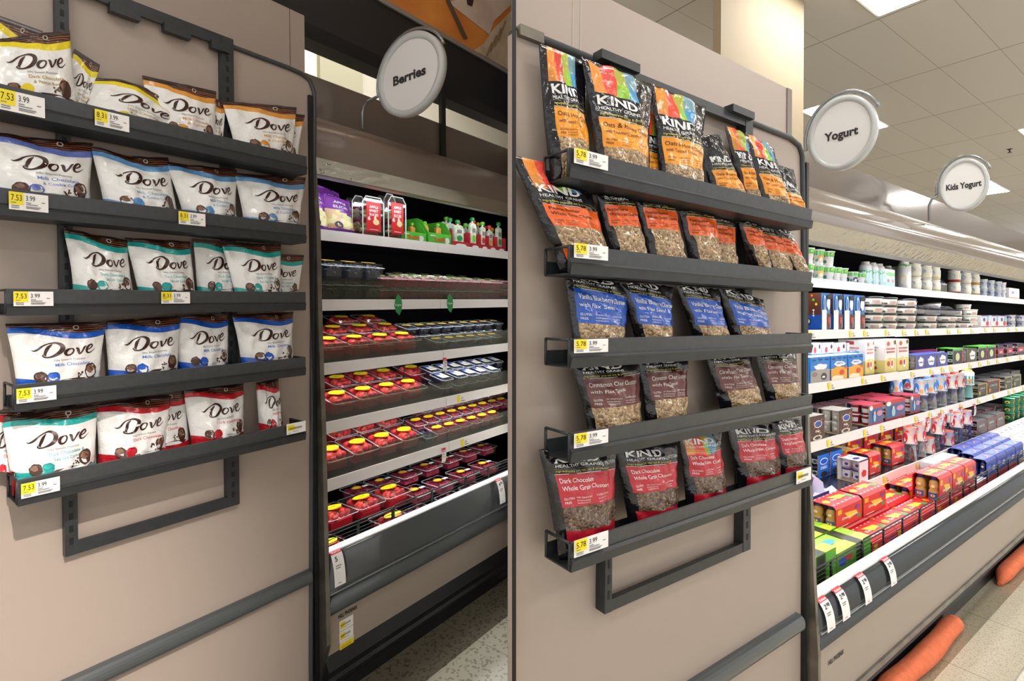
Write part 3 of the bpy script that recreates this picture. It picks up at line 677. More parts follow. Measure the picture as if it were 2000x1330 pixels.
FL = {'yellow': (('f1de1e','e2c90e'),'b08d1a','Dark Chocolate','& Peanut Butter'), 'orange': (('e6a345','d8902f'),'d99a4a','Milk Chocolate','& Caramel'),
      'periwinkle': (('7386cf','5c6fc0'),'6a80d0','Milk Chocolate','& Cookie Crisp'), 'sky': (('6fa8dc','5590c8'),'6c9fd6','Milk Chocolate','& Cookie Crisp'),
      'teal': (('2cb4b0','1a9c98'),'3fb0b4','Dark Chocolate &','Sea Salt Caramel'), 'blue': (('1d63cf','1450b8'),'3a78cc','Milk Chocolate',''), 'red': (('cf1f2e','b81424'),'d8404c','Dark Chocolate','')}
def dove(i, flav, quad, label, y0=None, thick=.075, seed=0, lean=.02, slump=0, back=0, twist=0, wide=1.0):
    (bd, tc, t1, t2) = FL[flav]; x0, x1, zf, z1, ybk = TRAY['L',i]
    y0 = (y0 or 1.785)-.01+back; thick = min(thick, (y0-1.722)/.76); F, wd, h = bag_fn('L', quad, y0, thick, seed, lean, slump, zf+.002, twist, (x0, x1, z1, TRAY['L',i-1][2]-.008 if i else None, ybk-.004))
    loc = F(.5,0,True); loc.y = y0; mt = wavy_mat('pouch_'+flav, bd)
    us, vs = lsp(0,1,26), lsp(0,1,22); m = bag_mesh(F, us, vs, lambda u,v: mt, loc, mt)
    G = lambda u, v: F(u, v, True, .0012) - loc
    G2 = lambda u, v: F(u, v, True, .0020) - loc
    asp = h/wd
    br = mat('choc_ink', '3a1b16', .4); s = .196/wide
    put_script(m, G, .245, .575, s, .165, br)
    ci = mat('ink_'+flav, FL[flav][1][0:6] if False else tc, .5)
    put_text(m, G, 'Silky Smooth Promises', .58, .525, .034, mat('grey_ink','77767a',.6), width=.36, slant=.05)
    put_text(m, G, t1, .62, .46, .055, ci, .004, width=.42)
    if t2: put_text(m, G, t2, .64, .40, .05, ci, .004, width=.36)
    # printed chocolates
    ck, cl_ = mat('choc_print','4a2c20',.4), mat('choc_light','86604a',.4); wr = mat('wrap_'+flav, bd[1], .35); wl = mat('wrapl_'+flav, bd[0], .3)
    for (u, v, ru, rv, a, c) in ((.84,.375,.085,.095,ck,cl_),(.25,.335,.075,.07,ck,cl_),(.39,.33,.075,.065,wr,wl)):
        put_ell(m, G, u, v, ru, rv, a, 18, .16, seed+int(u*10), .3); put_ell(m, G2, u-.01, v+.02, ru*.62, rv*.5, c, 12, .2, seed+3, .3)
        for k in range(3): put_ell(m, G2, u-.02+.02*k, v+.045-.02*k, ru*.3, rv*.08, a, 8, 0, 1, .5)
    put_ell(m, G, .66, .27, .26, .03, ck, 16, .3, seed, 0)
    rr = random.Random(seed)
    for k in range(7): put_ell(m, G2, .66+.09*rr.random(), .29+.09*rr.random(), .008+.008*rr.random(), .008+.01*rr.random(), ck, 7)
    sl = mat('seal_print','c9bfae',.5)
    put_ell(m, G, .66, .935, .034, .030, sl, 14); put_ell(m, G2, .66, .935, .022, .019, mat('choc_ink'), 10)
    t = empty('chocolate_bag', 'L', loc); m.build('pouch', t)
    # crimped seal along the top as its own strip
    sm = M(); us2 = lsp(0,1,26); so = mat('seal_brown','35201a',.3,coat=.4)
    b0 = 0
    for k, (v, o) in enumerate(((.955,.0006),(.97,.0022),(.985,.0006),(1.0,.0016))):
        for u in us2: sm.v.append(tuple(F(u, v, True, o)-loc))
    n = len(us2)
    for j in range(3):
        for q in range(n-1): sm.face((j*n+q, j*n+q+1, (j+1)*n+q+1, (j+1)*n+q), so, True)
    sm.build('top_seal', t)
    tag(t, label, 'chocolate bag', 'chocolate bags on the rack')
D_ = dove
D_(0,'yellow',[(-45,185),(30,200),(84,62),(-30,20)],'yellow banded chocolate bag peeking out behind the big one at the top left corner',back=.03,thick=.04,seed=1)
D_(0,'yellow',[(-22,185),(152,208),(142,56),(-25,74)],'big upright yellow banded chocolate bag at the left end of the top tray',seed=2,y0=1.77)
D_(0,'yellow',[(120,200),(178,214),(197,126),(146,94)],'yellow banded chocolate bag half hidden behind the leftmost upright one, top tray',back=.025,thick=.04,seed=3)
D_(0,'yellow',[(160,212),(345,250),(372,222),(196,148)],'slumped yellow banded chocolate bag lying low in the top tray',seed=4,thick=.08,slump=.03,lean=.03,y0=1.785)
D_(0,'orange',[(300,240),(425,265),(427,178),(281,143)],'orange banded chocolate bag leaning behind the slumped yellow one',seed=5,back=.015,thick=.05)
D_(0,'orange',[(405,255),(436,266),(442,198),(400,190)],'sliver of an orange banded chocolate bag between two others, top tray',seed=6,back=.03,thick=.03)
D_(0,'orange',[(456,275),(576,300),(586,207),(438,196)],'orange banded chocolate bag at the front near the right end of the top tray',seed=7,thick=.065)
D_(0,'orange',[(500,280),(584,298),(595,225),(490,215)],'orange banded chocolate bag behind the last front one of the top tray',seed=8,back=.03,thick=.03)
D_(1,'periwinkle',[(-22,372),(182,392),(184,276),(-30,254)],'periwinkle banded chocolate bag at the left end of the second tray',seed=9)
D_(1,'sky',[(197,392),(352,410),(333,303),(183,284)],'crumpled light blue chocolate bag folded forward in the second tray',seed=10,thick=.085,slump=-.01,twist=.01)
D_(1,'sky',[(352,400),(465,425),(467,330),(330,313)],'light blue banded chocolate bag, second from the right end of the second tray',seed=11)
D_(1,'sky',[(474,425),(588,438),(602,346),(465,335)],'light blue banded chocolate bag at the right end of the second tray',seed=12,thick=.07)
D_(2,'teal',[(142,566),(263,566),(252,468),(129,443)],'teal banded chocolate bag, first from the left in the middle tray',seed=13)
D_(2,'teal',[(270,566),(383,566),(377,472),(247,461)],'teal banded chocolate bag, second from the left in the middle tray',seed=14)
D_(2,'teal',[(386,566),(470,567),(490,474),(378,466)],'teal banded chocolate bag partly covered by its right neighbour, middle tray',seed=15,back=.025,thick=.045)
D_(2,'teal',[(458,567),(552,567),(555,475),(437,473)],'teal banded chocolate bag overlapping the one to its left, middle tray',seed=16,y0=1.77)
D_(2,'teal',[(510,567),(585,567),(594,499),(500,494)],'teal banded chocolate bag tucked behind at the right end of the middle tray',seed=17,back=.03,thick=.035)
D_(3,'blue',[(33,758),(196,740),(213,628),(12,631)],'big royal blue banded chocolate bag at the left end of the fourth tray',seed=18,y0=1.77)
D_(3,'blue',[(209,738),(351,722),(356,618),(210,625)],'royal blue banded chocolate bag, second in the fourth tray',seed=19)
D_(3,'blue',[(350,722),(447,712),(452,612),(345,614)],'royal blue banded chocolate bag, third in the fourth tray',seed=20,back=.012,thick=.055)
D_(3,'blue',[(472,708),(574,697),(579,609),(458,613)],'royal blue banded chocolate bag, standing alone at the right of the fourth tray',seed=21)
D_(4,'red',[(-40,950),(60,935),(70,800),(-30,800)],'red banded chocolate bag mostly hidden at the bottom left corner',seed=22,back=.03,thick=.03)
D_(4,'teal',[(22,944),(187,908),(194,790),(7,818)],'big teal banded chocolate bag at the left end of the bottom tray',seed=23,y0=1.77)
D_(4,'red',[(190,905),(326,880),(338,775),(193,788)],'red banded chocolate bag beside the big teal one in the bottom tray',seed=24)
D_(4,'red',[(260,890),(371,868),(366,765),(265,770)],'red banded chocolate bag squeezed in behind the bottom tray pair',seed=25,back=.03,thick=.035)
D_(4,'red',[(374,868),(477,850),(481,748),(363,763)],'red banded chocolate bag in the middle of the bottom tray',seed=26)
D_(4,'red',[(507,845),(552,832),(549,740),(506,748)],'narrow red banded chocolate bag turned sideways at the right of the bottom tray',seed=27,thick=.06,wide=.8)
# granola pouches
GR = lambda: flecks('granola', ['6f5030','a5825a','c9ab80','8a6a44','dcc49c'], 190, .45, .9)
GR2 = lambda: flecks('dark_granola', ['33221a','5a4032','7c604a','452e24','96805f'], 190, .45, .9)
KF = {'orange':   ('f39a1d','1b1a1a','Oats & Honey Clusters','with Toasted Coconut',0,'amber'), 'peanut': ('f2661c','1b1a1a','Peanut Butter','Whole Grain Clusters',1,'orange'),
      'blue': ('1550b4','e8e8e8','Vanilla Blueberry Clusters','with Flax Seeds',0,'blue'), 'brown': ('5e2622','d8cfca','Cinnamon Oat Clusters','with Flax Seeds',0,'brown'), 'red': ('b5182c','ece0e0','Dark Chocolate','Whole Grain Clusters',1,'red')}
def kind_bag(i, flav, quad, label, y0=None, thick=.052, seed=0, lean=.012, slump=0, back=0, twist=0, vp=(.32,.55), um=(.08,.93), stripes=True, low=None):
    col, ink, t1, t2, sub, _ = KF[flav]; x0, x1, zf, z1, ybk = TRAY['R',i]
    y0 = y0 or (.803+back); thick = min(thick, (y0-.760)/.78); F, wd, h = bag_fn('R', quad, y0, thick, seed, lean, slump, zf+.002, twist, (x0, x1, z1, TRAY['R',i-1][2]-.008 if i else None, ybk-.004))
    loc = F(.5,0,True); loc.y = y0
    bl = film('pouch_black','15151a',.14); pm = film('panel_'+flav, col, .32); gr = GR2() if flav == 'red' else GR(); ed = film('gusset_black','1d1d22',.25)
    MATS['granola' if gr.name == 'granola' else 'dark_granola'].node_tree.nodes['Principled BSDF'].inputs['Coat Weight'].default_value = .7
    ua, ub = um; p0, p1 = vp; vb = .11 if sub else .0; w0 = .06
    us = merge(lsp(0,1,26), (ua, ub)); vs = merge(lsp(0,1,28), (p0, p1, low or (.22 if sub else .02)))
    st = [film('stripe_a','e98a2a'), film('stripe_b','d83a2c'), film('stripe_c','a3a836'), film('stripe_d','6f97a6')]
    st2 = [film('stripe_e','d98a3a'), film('stripe_f','e8452e'), film('stripe_g','8fbf2c'), film('stripe_h','3d8fc4')]
    sw = .155; us = merge(us, [ua+sw*k for k in range(5)]); vs = merge(vs, (.745,.86))
    vlow = low or (.22 if sub else .02)
    def mf(u, v):
        if u < ua or u > ub: return bl
        if v > .745 and u < ua+sw*4 and v < .985 and stripes:
            return (st if v > .86 else st2)[min(3, int((u-ua)/sw))]
        if p0 < v < p1: return pm
        if vlow < v < p0: return None
        if v < vlow and sub: return pm
        return bl
    m = bag_mesh(F, us, vs, lambda u, v: mf(u, v) or bl, loc, ed)
    G = lambda u, v: F(u, v, True, .0010) - loc
    wi = mat('white_ink','e9e9ea',.4); yi = mat('gold_ink','cfc24a',.5); ti = mat('ink_k_'+flav, ink, .5)
    c = (ua+.02); 
    put_text(m, G, 'KIND', c, p1+.105, .098, wi, .03, align='l', width=.56)
    put_text(m, G, 'HEALTHY GRAINS', c, p1+.062, .036, wi, .01, align='l', width=.56)
    put_text(m, G, 'ingredients you can see & pronounce', c, p1+.019, .030, yi, .005, align='l', width=.70)
    put_rect(m, G, ua, ub, p1, p1+.004, wi, 6); put_rect(m, G, ua, ub, p1+.049, p1+.0515, mat('grey_ink','77767a'), 6)
    if flav == 'red': put_text(m, G, '10g PROTEIN', .66, p1+.06, .05, wi, .0, align='l', width=.28)
    ph = p1-p0
    if sub: put_text(m, G, t1, c+.02, p1-.27*ph, ph*.20, ti, .006, align='l', width=.42); put_text(m, G, t2, c+.02, p1-.50*ph, ph*.20, ti, .006, align='l', width=.62)
    else: put_text(m, G, t1, c+.02, p1-.30*ph, ph*.22, ti, .004, align='l', width=.76); put_text(m, G, t2, c+.02, p1-.52*ph, ph*.17, ti, .002, align='l', width=.52)
    put_text(m, G, 'GLUTEN', c+.02, p0+.22*ph, ph*.10, ti, .004, align='l', width=.13); put_text(m, G, 'FREE', c+.02, p0+.10*ph, ph*.10, ti, .004, align='l', width=.09)
    for k, (t, u) in enumerate((('NO GENETICALLY',.30),('5 SUPER GRAINS',.57))):
        put_text(m, G, t, u, p0+.25*ph, ph*.07, ti, 0, align='l', width=.2)
        for j in range(2): put_text(m, G, ('ENGINEERED' if k == 0 else 'oats, millet, quinoa') if j == 0 else ('INGREDIENTS' if k == 0 else 'amaranth, buckwheat'), u, p0+(.16-.08*j)*ph, ph*.055, ti, 0, align='l', width=.16)
    t = empty('granola_bag', 'R', loc); m.build('pouch', t)
    w = M(); uu = [u for u in us if ua-.001 <= u <= ub+.001]; vv = [v for v in vs if vlow-.001 <= v <= p0+.001]
    for v in vv:
        for u in uu:
            w.uv[len(w.v)] = (u,v); w.v.append(tuple(F(u, v, True, .0006)-loc))
    n = len(uu)
    for j in range(len(vv)-1):
        for q in range(n-1): w.face((j*n+q, j*n+q+1, (j+1)*n+q+1, (j+1)*n+q), gr, True)
    if len(vv) > 1: w.build('window', t)
    tag(t, label, 'granola bag', 'granola bags on the rack')
K = kind_bag
K(0,'orange',[(1072,300),(1150,305),(1147,118),(1058,84)],'amber panel granola bag at the left end of the top tray, behind its neighbour',seed=31,back=.012,um=(.13,.97),lean=.02)
K(0,'orange',[(1166,305),(1268,328),(1283,160),(1143,108)],'amber panel granola bag, front one second from the left in the top tray',seed=32,y0=.797,um=(.07,.86))
K(0,'orange',[(1245,320),(1300,335),(1300,230),(1250,215)],'amber panel granola bag showing as a dark strip between two taller ones, top tray',seed=33,back=.025,thick=.03)
K(0,'orange',[(1287,332),(1370,355),(1386,205),(1280,158)],'amber panel granola bag, tall one in the middle of the top tray',seed=34,um=(.05,.9))
K(0,'orange',[(1385,352),(1450,372),(1412,262),(1374,262)],'slumped amber panel granola bag leaning over in the top tray',seed=35,thick=.05,stripes=False)
K(0,'orange',[(1446,370),(1473,380),(1470,262),(1423,242)],'narrow amber panel granola bag, third from the right in the top tray',seed=36,thick=.045,um=(.1,.95))
K(0,'orange',[(1482,380),(1536,400),(1519,290),(1464,257)],'amber panel granola bag leaning right, second from the right in the top tray',seed=37,thick=.05)
K(0,'orange',[(1524,395),(1570,408),(1553,330),(1500,313)],'amber panel granola bag tilted at the right end of the top tray',seed=38,thick=.045,back=.012,stripes=False)
K(1,'peanut',[(1082,490),(1190,488),(1166,330),(1015,298)],'big orange panel granola bag leaning out of the left end of the second tray',seed=39,y0=.797,thick=.07,um=(.1,.97),lean=.03,vp=(.42,.61))
K(1,'peanut',[(1190,486),(1260,494),(1245,372),(1170,362)],'orange panel granola bag, second from the left in the second tray',seed=40,stripes=False,vp=(.57,.80))
K(1,'peanut',[(1262,494),(1336,504),(1326,380),(1245,370)],'orange panel granola bag, third from the left in the second tray',seed=41,stripes=False,vp=(.57,.80))
K(1,'peanut',[(1346,503),(1402,511),(1404,400),(1330,388)],'orange panel granola bag with a crumpled black top, middle of the second tray',seed=42,stripes=False,vp=(.57,.80))
K(1,'peanut',[(1396,510),(1438,516),(1437,418),(1390,408)],'orange panel granola bag standing half behind the crumpled one, second tray',seed=43,back=.02,thick=.04,stripes=False,vp=(.57,.80))
K(1,'peanut',[(1466,517),(1493,521),(1490,424),(1444,412)],'orange panel granola bag, third from the right in the second tray',seed=44,stripes=False,vp=(.57,.80))
K(1,'peanut',[(1492,521),(1544,527),(1530,440),(1478,428)],'orange panel granola bag, second from the right in the second tray',seed=45,back=.015,stripes=False,vp=(.57,.80))
K(1,'peanut',[(1540,527),(1574,531),(1556,455),(1518,436)],'orange panel granola bag tipping right at the end of the second tray',seed=46,thick=.045,stripes=False,vp=(.57,.80))
K(2,'blue',[(1118,660),(1220,657),(1240,550),(1108,520)],'blue panel granola bag, first from the left in the middle tray',seed=47,um=(.06,.97),stripes=False,vp=(.42,.79))
K(2,'blue',[(1240,657),(1310,655),(1322,560),(1212,535)],'blue panel granola bag pinched at the waist, second in the middle tray',seed=48,thick=.055,stripes=False,vp=(.42,.79))
K(2,'blue',[(1354,655),(1420,653),(1412,562),(1325,548)],'blue panel granola bag, third in the middle tray',seed=49,stripes=False,vp=(.42,.79))
K(2,'blue',[(1428,653),(1504,651),(1498,585),(1410,556)],'blue panel granola bag slumped at the right end of the middle tray',seed=50,thick=.058,stripes=False,vp=(.42,.79))
K(3,'brown',[(1148,838),(1252,822),(1259,705),(1126,715)],'brown panel granola bag, first from the left in the fourth tray',seed=51,um=(.07,.96),stripes=False,vp=(.49,.84))
K(3,'brown',[(1261,820),(1338,808),(1353,700),(1254,705)],'brown panel granola bag, second from the left in the fourth tray',seed=52,stripes=False,vp=(.49,.84))
K(3,'brown',[(1407,797),(1487,787),(1468,690),(1388,696)],'brown panel granola bag, second from the right in the fourth tray',seed=53,thick=.055,stripes=False,vp=(.49,.84))
K(3,'brown',[(1497,784),(1560,776),(1564,686),(1483,690)],'brown panel granola bag at the right end of the fourth tray',seed=54,stripes=False,vp=(.49,.84))
K(4,'red',[(1088,1062),(1198,1035),(1215,872),(1060,880)],'red panel granola bag at the left end of the bottom tray',seed=55,y0=.797,thick=.06,um=(.1,.95),stripes=False,vp=(.48,.77),low=.27)
K(4,'red',[(1228,1022),(1320,1000),(1332,866),(1208,872)],'red panel granola bag, second from the left in the bottom tray',seed=56,stripes=False,vp=(.48,.77),low=.27)
K(4,'red',[(1342,996),(1413,975),(1418,842),(1333,850)],'red panel granola bag with a bright printed top, third in the bottom tray',seed=57,stripes=True,vp=(.48,.77),low=.27)
K(4,'red',[(1443,962),(1520,938),(1527,826),(1428,834)],'red panel granola bag, second from the right in the bottom tray',seed=58,back=.008,stripes=False,vp=(.48,.77),low=.27)
K(4,'red',[(1522,938),(1568,922),(1572,818),(1515,824)],'red panel granola bag at the right end of the bottom tray',seed=59,stripes=False,vp=(.48,.77),low=.27)
# ------------------------------------------------------------------ berries
def berry_pile(kind, w, d, h, seed):
    r = random.Random(seed); m = M()
    if kind == 'straw': ms = [mat('straw_a','e0303a',.35,bump=(300,.3)), mat('straw_b','b81c26',.35), mat('straw_c','ee5244',.35)]; R = .017; n = 34
    elif kind == 'rasp': ms = [mat('rasp_a','bb2446',.5,bump=(400,1)), mat('rasp_b','d43c5c',.5,bump=(400,1)), mat('rasp_c','8f1a38',.5)]; R = .0095; n = 70
    else: ms = [mat('blue_a','262b44',.5), mat('blue_b','1a1c30',.45), mat('blue_c','3d4563',.55)]; R = .0082; n = 80
    leaf = mat('leaf','4c7a2c',.5)
    m.box(-w*.42, w*.42, -d*.42, d*.42, .004, h*.55, ms[1])
    for k in range(n):
        x, y = (r.random()-.5)*(w-2.4*R), (r.random()-.5)*(d-2.4*R); z = h*(.35+.5*r.random()) if k % 3 else h*.82-R*.4
        rr = R*(.8+.4*r.random()); z = max(rr+.003, min(z, h-rr-.002)); mt = ms[r.randrange(3)]
        a, b_ = r.random()*6.28, r.random()*1.2
        rot = Matrix.Rotation(a,3,'Z') @ Matrix.Rotation(b_,3,'X'); ns = 8; rings = []
        prof = [(.0,-1),( .75,-.6),(1,.1),(.75,.7),(.0,1)] if kind != 'straw' else [(.0,-1.35),(.6,-.7),(1,.15),(.85,.75),(.0,.95)]
        for pr, pz in prof:
            b0 = len(m.v)
            for q in range(ns): m.v.append(tuple(Vector((x,y,z)) + rot @ Vector((pr*rr*cos(2*pi*q/ns), pr*rr*sin(2*pi*q/ns), pz*rr))))
            rings.append(b0)
        for a0, b0 in zip(rings, rings[1:]):
            for q in range(ns): m.face((a0+q, a0+(q+1)%ns, b0+(q+1)%ns, b0+q), mt, True)
        if kind == 'straw' and k % 2 == 0:
            c = Vector((x,y,z)) + rot @ Vector((0,0,rr*.95))
            for q in range(5):
                t = 2*pi*q/5; m.poly([c, c+rot @ Vector((cos(t)*rr*.75, sin(t)*rr*.75, -rr*.15)), c+rot @ Vector((cos(t+.5)*rr*.4, sin(t+.5)*rr*.4, rr*.1))], leaf)
    return m
def clam_proto(kind, w, d, h, sticker, seed):
    t = bpy.data.objects.new('berry_clamshell', None); COL.objects.link(t); cl = clear('clam_clear', 'ffffff', .13, .1); g = M()
    # ribbed tapering tray
    def ring(w_, d_, z, c=.012): return [(-w_/2+c,-d_/2,z),(w_/2-c,-d_/2,z),(w_/2,-d_/2+c,z),(w_/2,d_/2-c,z),(w_/2-c,d_/2,z),(-w_/2+c,d_/2,z),(-w_/2,d_/2-c,z),(-w_/2,-d_/2+c,z)]
    def loft(m_, rs, mt, cap0=False, cap1=False):
        bs = []
        for r_ in rs: bs.append(len(m_.v)); m_.v += r_
        for a, b_ in zip(bs, bs[1:]):
            for i in range(8): m_.face((a+i, a+(i+1)%8, b_+(i+1)%8, b_+i), mt)
        if cap0: m_.face([bs[0]+i for i in range(7,-1,-1)], mt)
        if cap1: m_.face([bs[-1]+i for i in range(8)], mt)
    hb = h*.68; loft(g, [ring(w*.86,d*.88,0), ring(w*.93,d*.94,hb), ring(w,d,hb+.001), ring(w,d,hb+.004)], cl, True); g.build('tray', t)
    l = M(); loft(l, [ring(w,d,hb+.005), ring(w,d,hb+.009), ring(w*.90,d*.92,hb+.010), ring(w*.87,d*.89,h-.003), ring(w*.84,d*.86,h)], cl, False, True)
    l.tube([(p[0]*.99,p[1]*.99,hb+.008) for p in ring(w,d,0)+[ring(w,d,0)[0]]], .0014, mat('clam_rim','e9ecec',.15,alpha=1), 5, False)
    l.build('lid', t)
    bo = berry_pile(kind, w*.84, d*.86, h*.93, seed).build('berries', t); bo['kind'] = 'stuff'
    if sticker:
        s = M(); F_ = plane((0,0,h), (1,0,0), (0,1,0), .0008); F2 = plane((0,0,h), (1,0,0), (0,1,0), .0014)
        if sticker == 'round':
            put_ell(s, F_, -w*.1, 0, w*.2, w*.16, mat('stk_orange','e8862f',.4)); put_ell(s, F2, -w*.1, 0, w*.15, w*.11, mat('stk_yellow','f6d52a',.4)); put_rect(s, F_, w*.12,w*.36,-d*.12,d*.0, PAPER())
        elif sticker == 'white':
            put_rect(s, F_, -w*.3,w*.3,-d*.28,d*.28, PAPER()); put_rect(s, F2, -w*.3,w*.1,d*.1,d*.28, mat('stk_blue','3a4fc0',.4)); put_rect(s, F2, -w*.2,w*.25,-d*.2,-d*.02, mat('stk_tan','cdbb86',.5))
        else:
            c = {'yellow': ('f4dd1c','ee6a1e'), 'green': ('8fd236','ee7a2e'), 'violet': ('f0cc1e','7d4fa0')}[sticker]
            sx = 1 if kind == 'straw' else 1.25
            put_ell(s, F_, w*.02, -d*.07, w*.2*sx, d*.10, mat('stk_'+c[1],c[1],.4), 16, 0, 0, -.15); put_ell(s, F2, -w*.02, d*.01, w*.30*sx, d*.125, mat('stk_'+c[0],c[0],.4), 18, 0, 0, -.15)
            F3 = plane((0,0,h), (1,0,0), (0,1,0), .0018); put_rect(s, F3, -w*.14, w*.10, d*.0, d*.02, INK())
        s.build('sticker', t)
    return t
PROTO = {}
def clam(kind, dims, sticker, pos, rz, label, group, b='L', tilt=0):
    key = (kind, dims, sticker)
    if key not in PROTO: t = PROTO[key] = clam_proto(kind, *dims, sticker, 5)
    else: t = copy_tree(PROTO[key])
    place(t, b, pos, rz, Matrix.Rotation(tilt,4,'X') if tilt else None)
    tag(t, label, 'clamshell', group); return t
def oname(n): return ['first','second','third','fourth','fifth','sixth','seventh','eighth','ninth','tenth','eleventh','twelfth'][n]
STR = (.148,.185,.082); SML = (.094,.125,.045); RAS = (.098,.13,.058); BLK = (.118,.14,.088)
def lrow(sh, kind, dims, stk, pxs, depth, label, group, zoff=0, start=0, refpy=600, ry=0.0, jit=.006):
    ys, z, yb = SHELF['L',sh]; y = ys+.036+dims[1]/2+depth*1.03; rnd = random.Random(sh*31+int(depth*100))
    last = None
    for i, px in enumerate(pxs):
        x = at('L', px, refpy, y=y)[0]
        if last is not None and x < last+dims[0]*1.012: x = last+dims[0]*1.012+.001
        if x-dims[0]/2 < CL['x0']+.002: x = CL['x0']+dims[0]/2+.003
        last = x
        if x+dims[0]*.55 > divx('L', y-dims[1]/2, z+.05, -.004): continue
        sl = SLOPE[sh]; clam(kind, dims, stk, (x, y-sl*zoff, z+.0012+zoff+(y-ys)*sl), (rnd.random()-.5)*jit, label % oname(i+start), group, tilt=math.atan(sl))
SHN = ['top','second','third','fourth','fifth']
# second shelf: blackberries and raspberries, two layers
for lay in (0,1):
    w_ = ('upper','lower')[1-lay]
    lrow(1,'blue',BLK,'violet' if lay else None,[634,662,694],0,'clamshell of dark berries at the left of the second shelf, %s in the '+w_+' layer','dark berry clamshells on the second shelf',lay*.0895)
    lrow(1,'rasp',RAS,'green' if lay else None,[738,762,787,811,838,864,888,912,936,958,980],0,'pink raspberry clamshell on the second shelf, %s of the '+w_+' front row','raspberry clamshells on the second shelf',lay*.0595)
    lrow(1,'rasp',RAS,'green' if lay else None,[780,804,830,855,880,904,928,950,974],.135,'pink raspberry clamshell on the second shelf, %s of the '+w_+' middle row','raspberry clamshells on the second shelf',lay*.0595)
lrow(1,'rasp',RAS,'green',[774,800,826,850,876,900],.27,'pink raspberry clamshell at the back of the second shelf, %s of that row','raspberry clamshells on the second shelf',.0595)
lrow(1,'rasp',RAS,None,[774,800,826,850,876,900],.27,'pink raspberry clamshell under the back row of the second shelf, %s of that row','raspberry clamshells on the second shelf',0)
# third shelf
def strawb(sh, rows, refpy):
    for r, pxs in enumerate(rows):
        lrow(sh,'straw',STR,'yellow',pxs,r*.187,'strawberry clamshell with yellow sticker on the '+SHN[sh]+' shelf, %s of the '+['front','second','third','rear'][r]+' row','strawberry clamshells on the shelves',refpy=refpy)
strawb(2, [[636,688,738,778],[647,699,749],[664,717]], 660)
for r, pxs in enumerate(([849,875,895,916,938,958,977,995],[790,811,832,856,879,901,921,939,960,982])):
    for lay in ((0,) if r == 0 else (0,1)):
        lrow(2,'blue',SML,'violet' if (r == 0 or lay) else None,pxs,r*.13,'blueberry clamshell on the third shelf, %s of the '+('front row' if r == 0 else ('rear row, upper layer','rear row, lower layer')[1-lay]),'blueberry clamshells on the third shelf',lay*.047,refpy=640)
lrow(2,'blue',SML,'violet',[763,784,807,830,856],.28,'blueberry clamshell at the very back of the third shelf, %s of that row','blueberry clamshells on the third shelf',0,refpy=630)
strawb(3, [[654,690,735,780],[655,700,746,800],[667,712]], 775)
for r, pxs in enumerate(([858,887,910,931,953,985],[836,860,881,902,923,940,960,980])):
    for lay in ((0,1)):
        lrow(3,'blue',SML,'white' if lay else None,pxs,r*.13,'white labelled blueberry clamshell on the fourth shelf, %s of the '+('front','rear')[r]+' row, '+('lower','upper')[lay]+' layer','blueberry clamshells on the fourth shelf',lay*.047,refpy=740)
strawb(4, [[642,686,735,783],[655,702,748],[640,690]], 880)
lrow(4,'blue',SML,None,[829],0,'bare blueberry clamshell between strawberries and raspberries on the fifth shelf, %s one','blueberry clamshell on the fifth shelf',0,refpy=840)
for r, pxs in enumerate(([850,870,890,910,930,948,967,986],[809,834,856,878,898,919,937,955,973],[818,840,862,884,905,926,946,966])):
    lrow(4,'rasp',RAS,'yellow',pxs,r*.132,'raspberry clamshell on the fifth shelf, %s of the '+['front','middle','rear'][r]+' row','raspberry clamshells on the fifth shelf',0,refpy=820)
# the well: pixel of the lid centre on the lid's plane
zw = CL['zwell']
def wellL(kind, dims, stk, lst, name, group, lift=0, rz=0):
    for i, (px, py) in enumerate(lst):
        z = zw+.002+lift; p = at('L', px, py, z=z+dims[2])
        p.x = max(p.x, CL['x0']+dims[0]/2+.012)
        if p.x+dims[0]/2 > divx('L', p.y-dims[1]/2, z, -.005): p.x = divx('L', p.y-dims[1]/2, z, -.008)-dims[0]/2
        clam(kind, dims, stk, (p.x, p.y, z), rz+.03*sin(i*2.1), name % oname(i), group)
WST = (.165,.20,.088); WRA = (.145,.17,.06)
y1 = CL['yw']+.03
def wrow(kind, dims, stk, pxs, depth, refpy, label, group, lift=0, rz=0):
    y = y1+dims[1]/2+depth*1.03; last = None
    for i, px in enumerate(pxs):
        x = at('L', px, refpy, y=y)[0]
        if last is not None: x = max(x, last+dims[0]*1.012)
        x = max(x, CL['x0']+dims[0]/2+.006); last = x
        if x+dims[0]*.52 > divx('L', y-dims[1]/2, zw+.05, -.004): continue
        clam(kind, dims, stk, (x, y, zw+.002+lift), rz, label % oname(i), group)
wrow('straw',WST,'yellow',[640],0,1020,'big strawberry clamshell in the well against the steel post, %s one by the fence','strawberry clamshells in the well')
wrow('straw',WST,'yellow',[768],0.0,990,'big strawberry clamshell in the well beside the gap, %s one by the fence','strawberry clamshells in the well')
wrow('rasp',WRA,'yellow',[825,885,930,972],0,950,'blackish raspberry clamshell in the well along the fence, %s of its row','raspberry clamshells in the well',.0)
wrow('straw',WST,'yellow',[650,705,760],.21,960,'big strawberry clamshell in the second row of the well, %s from the steel post','strawberry clamshells in the well',.045)
wrow('rasp',WRA,'round',[812,858,903,945,980],.18,910,'raspberry clamshell with round sticker in the second row of the well, %s of its kind','raspberry clamshells in the well',.03)
wrow('rasp',WRA,'round',[700,745,790,832,872,908,942,972],.39,900,'raspberry clamshell with round sticker in the rear row of the well, %s from the left','raspberry clamshells in the well',.055)
# second layer of small tubs under the lifted rows is solid stock
m = M(); 
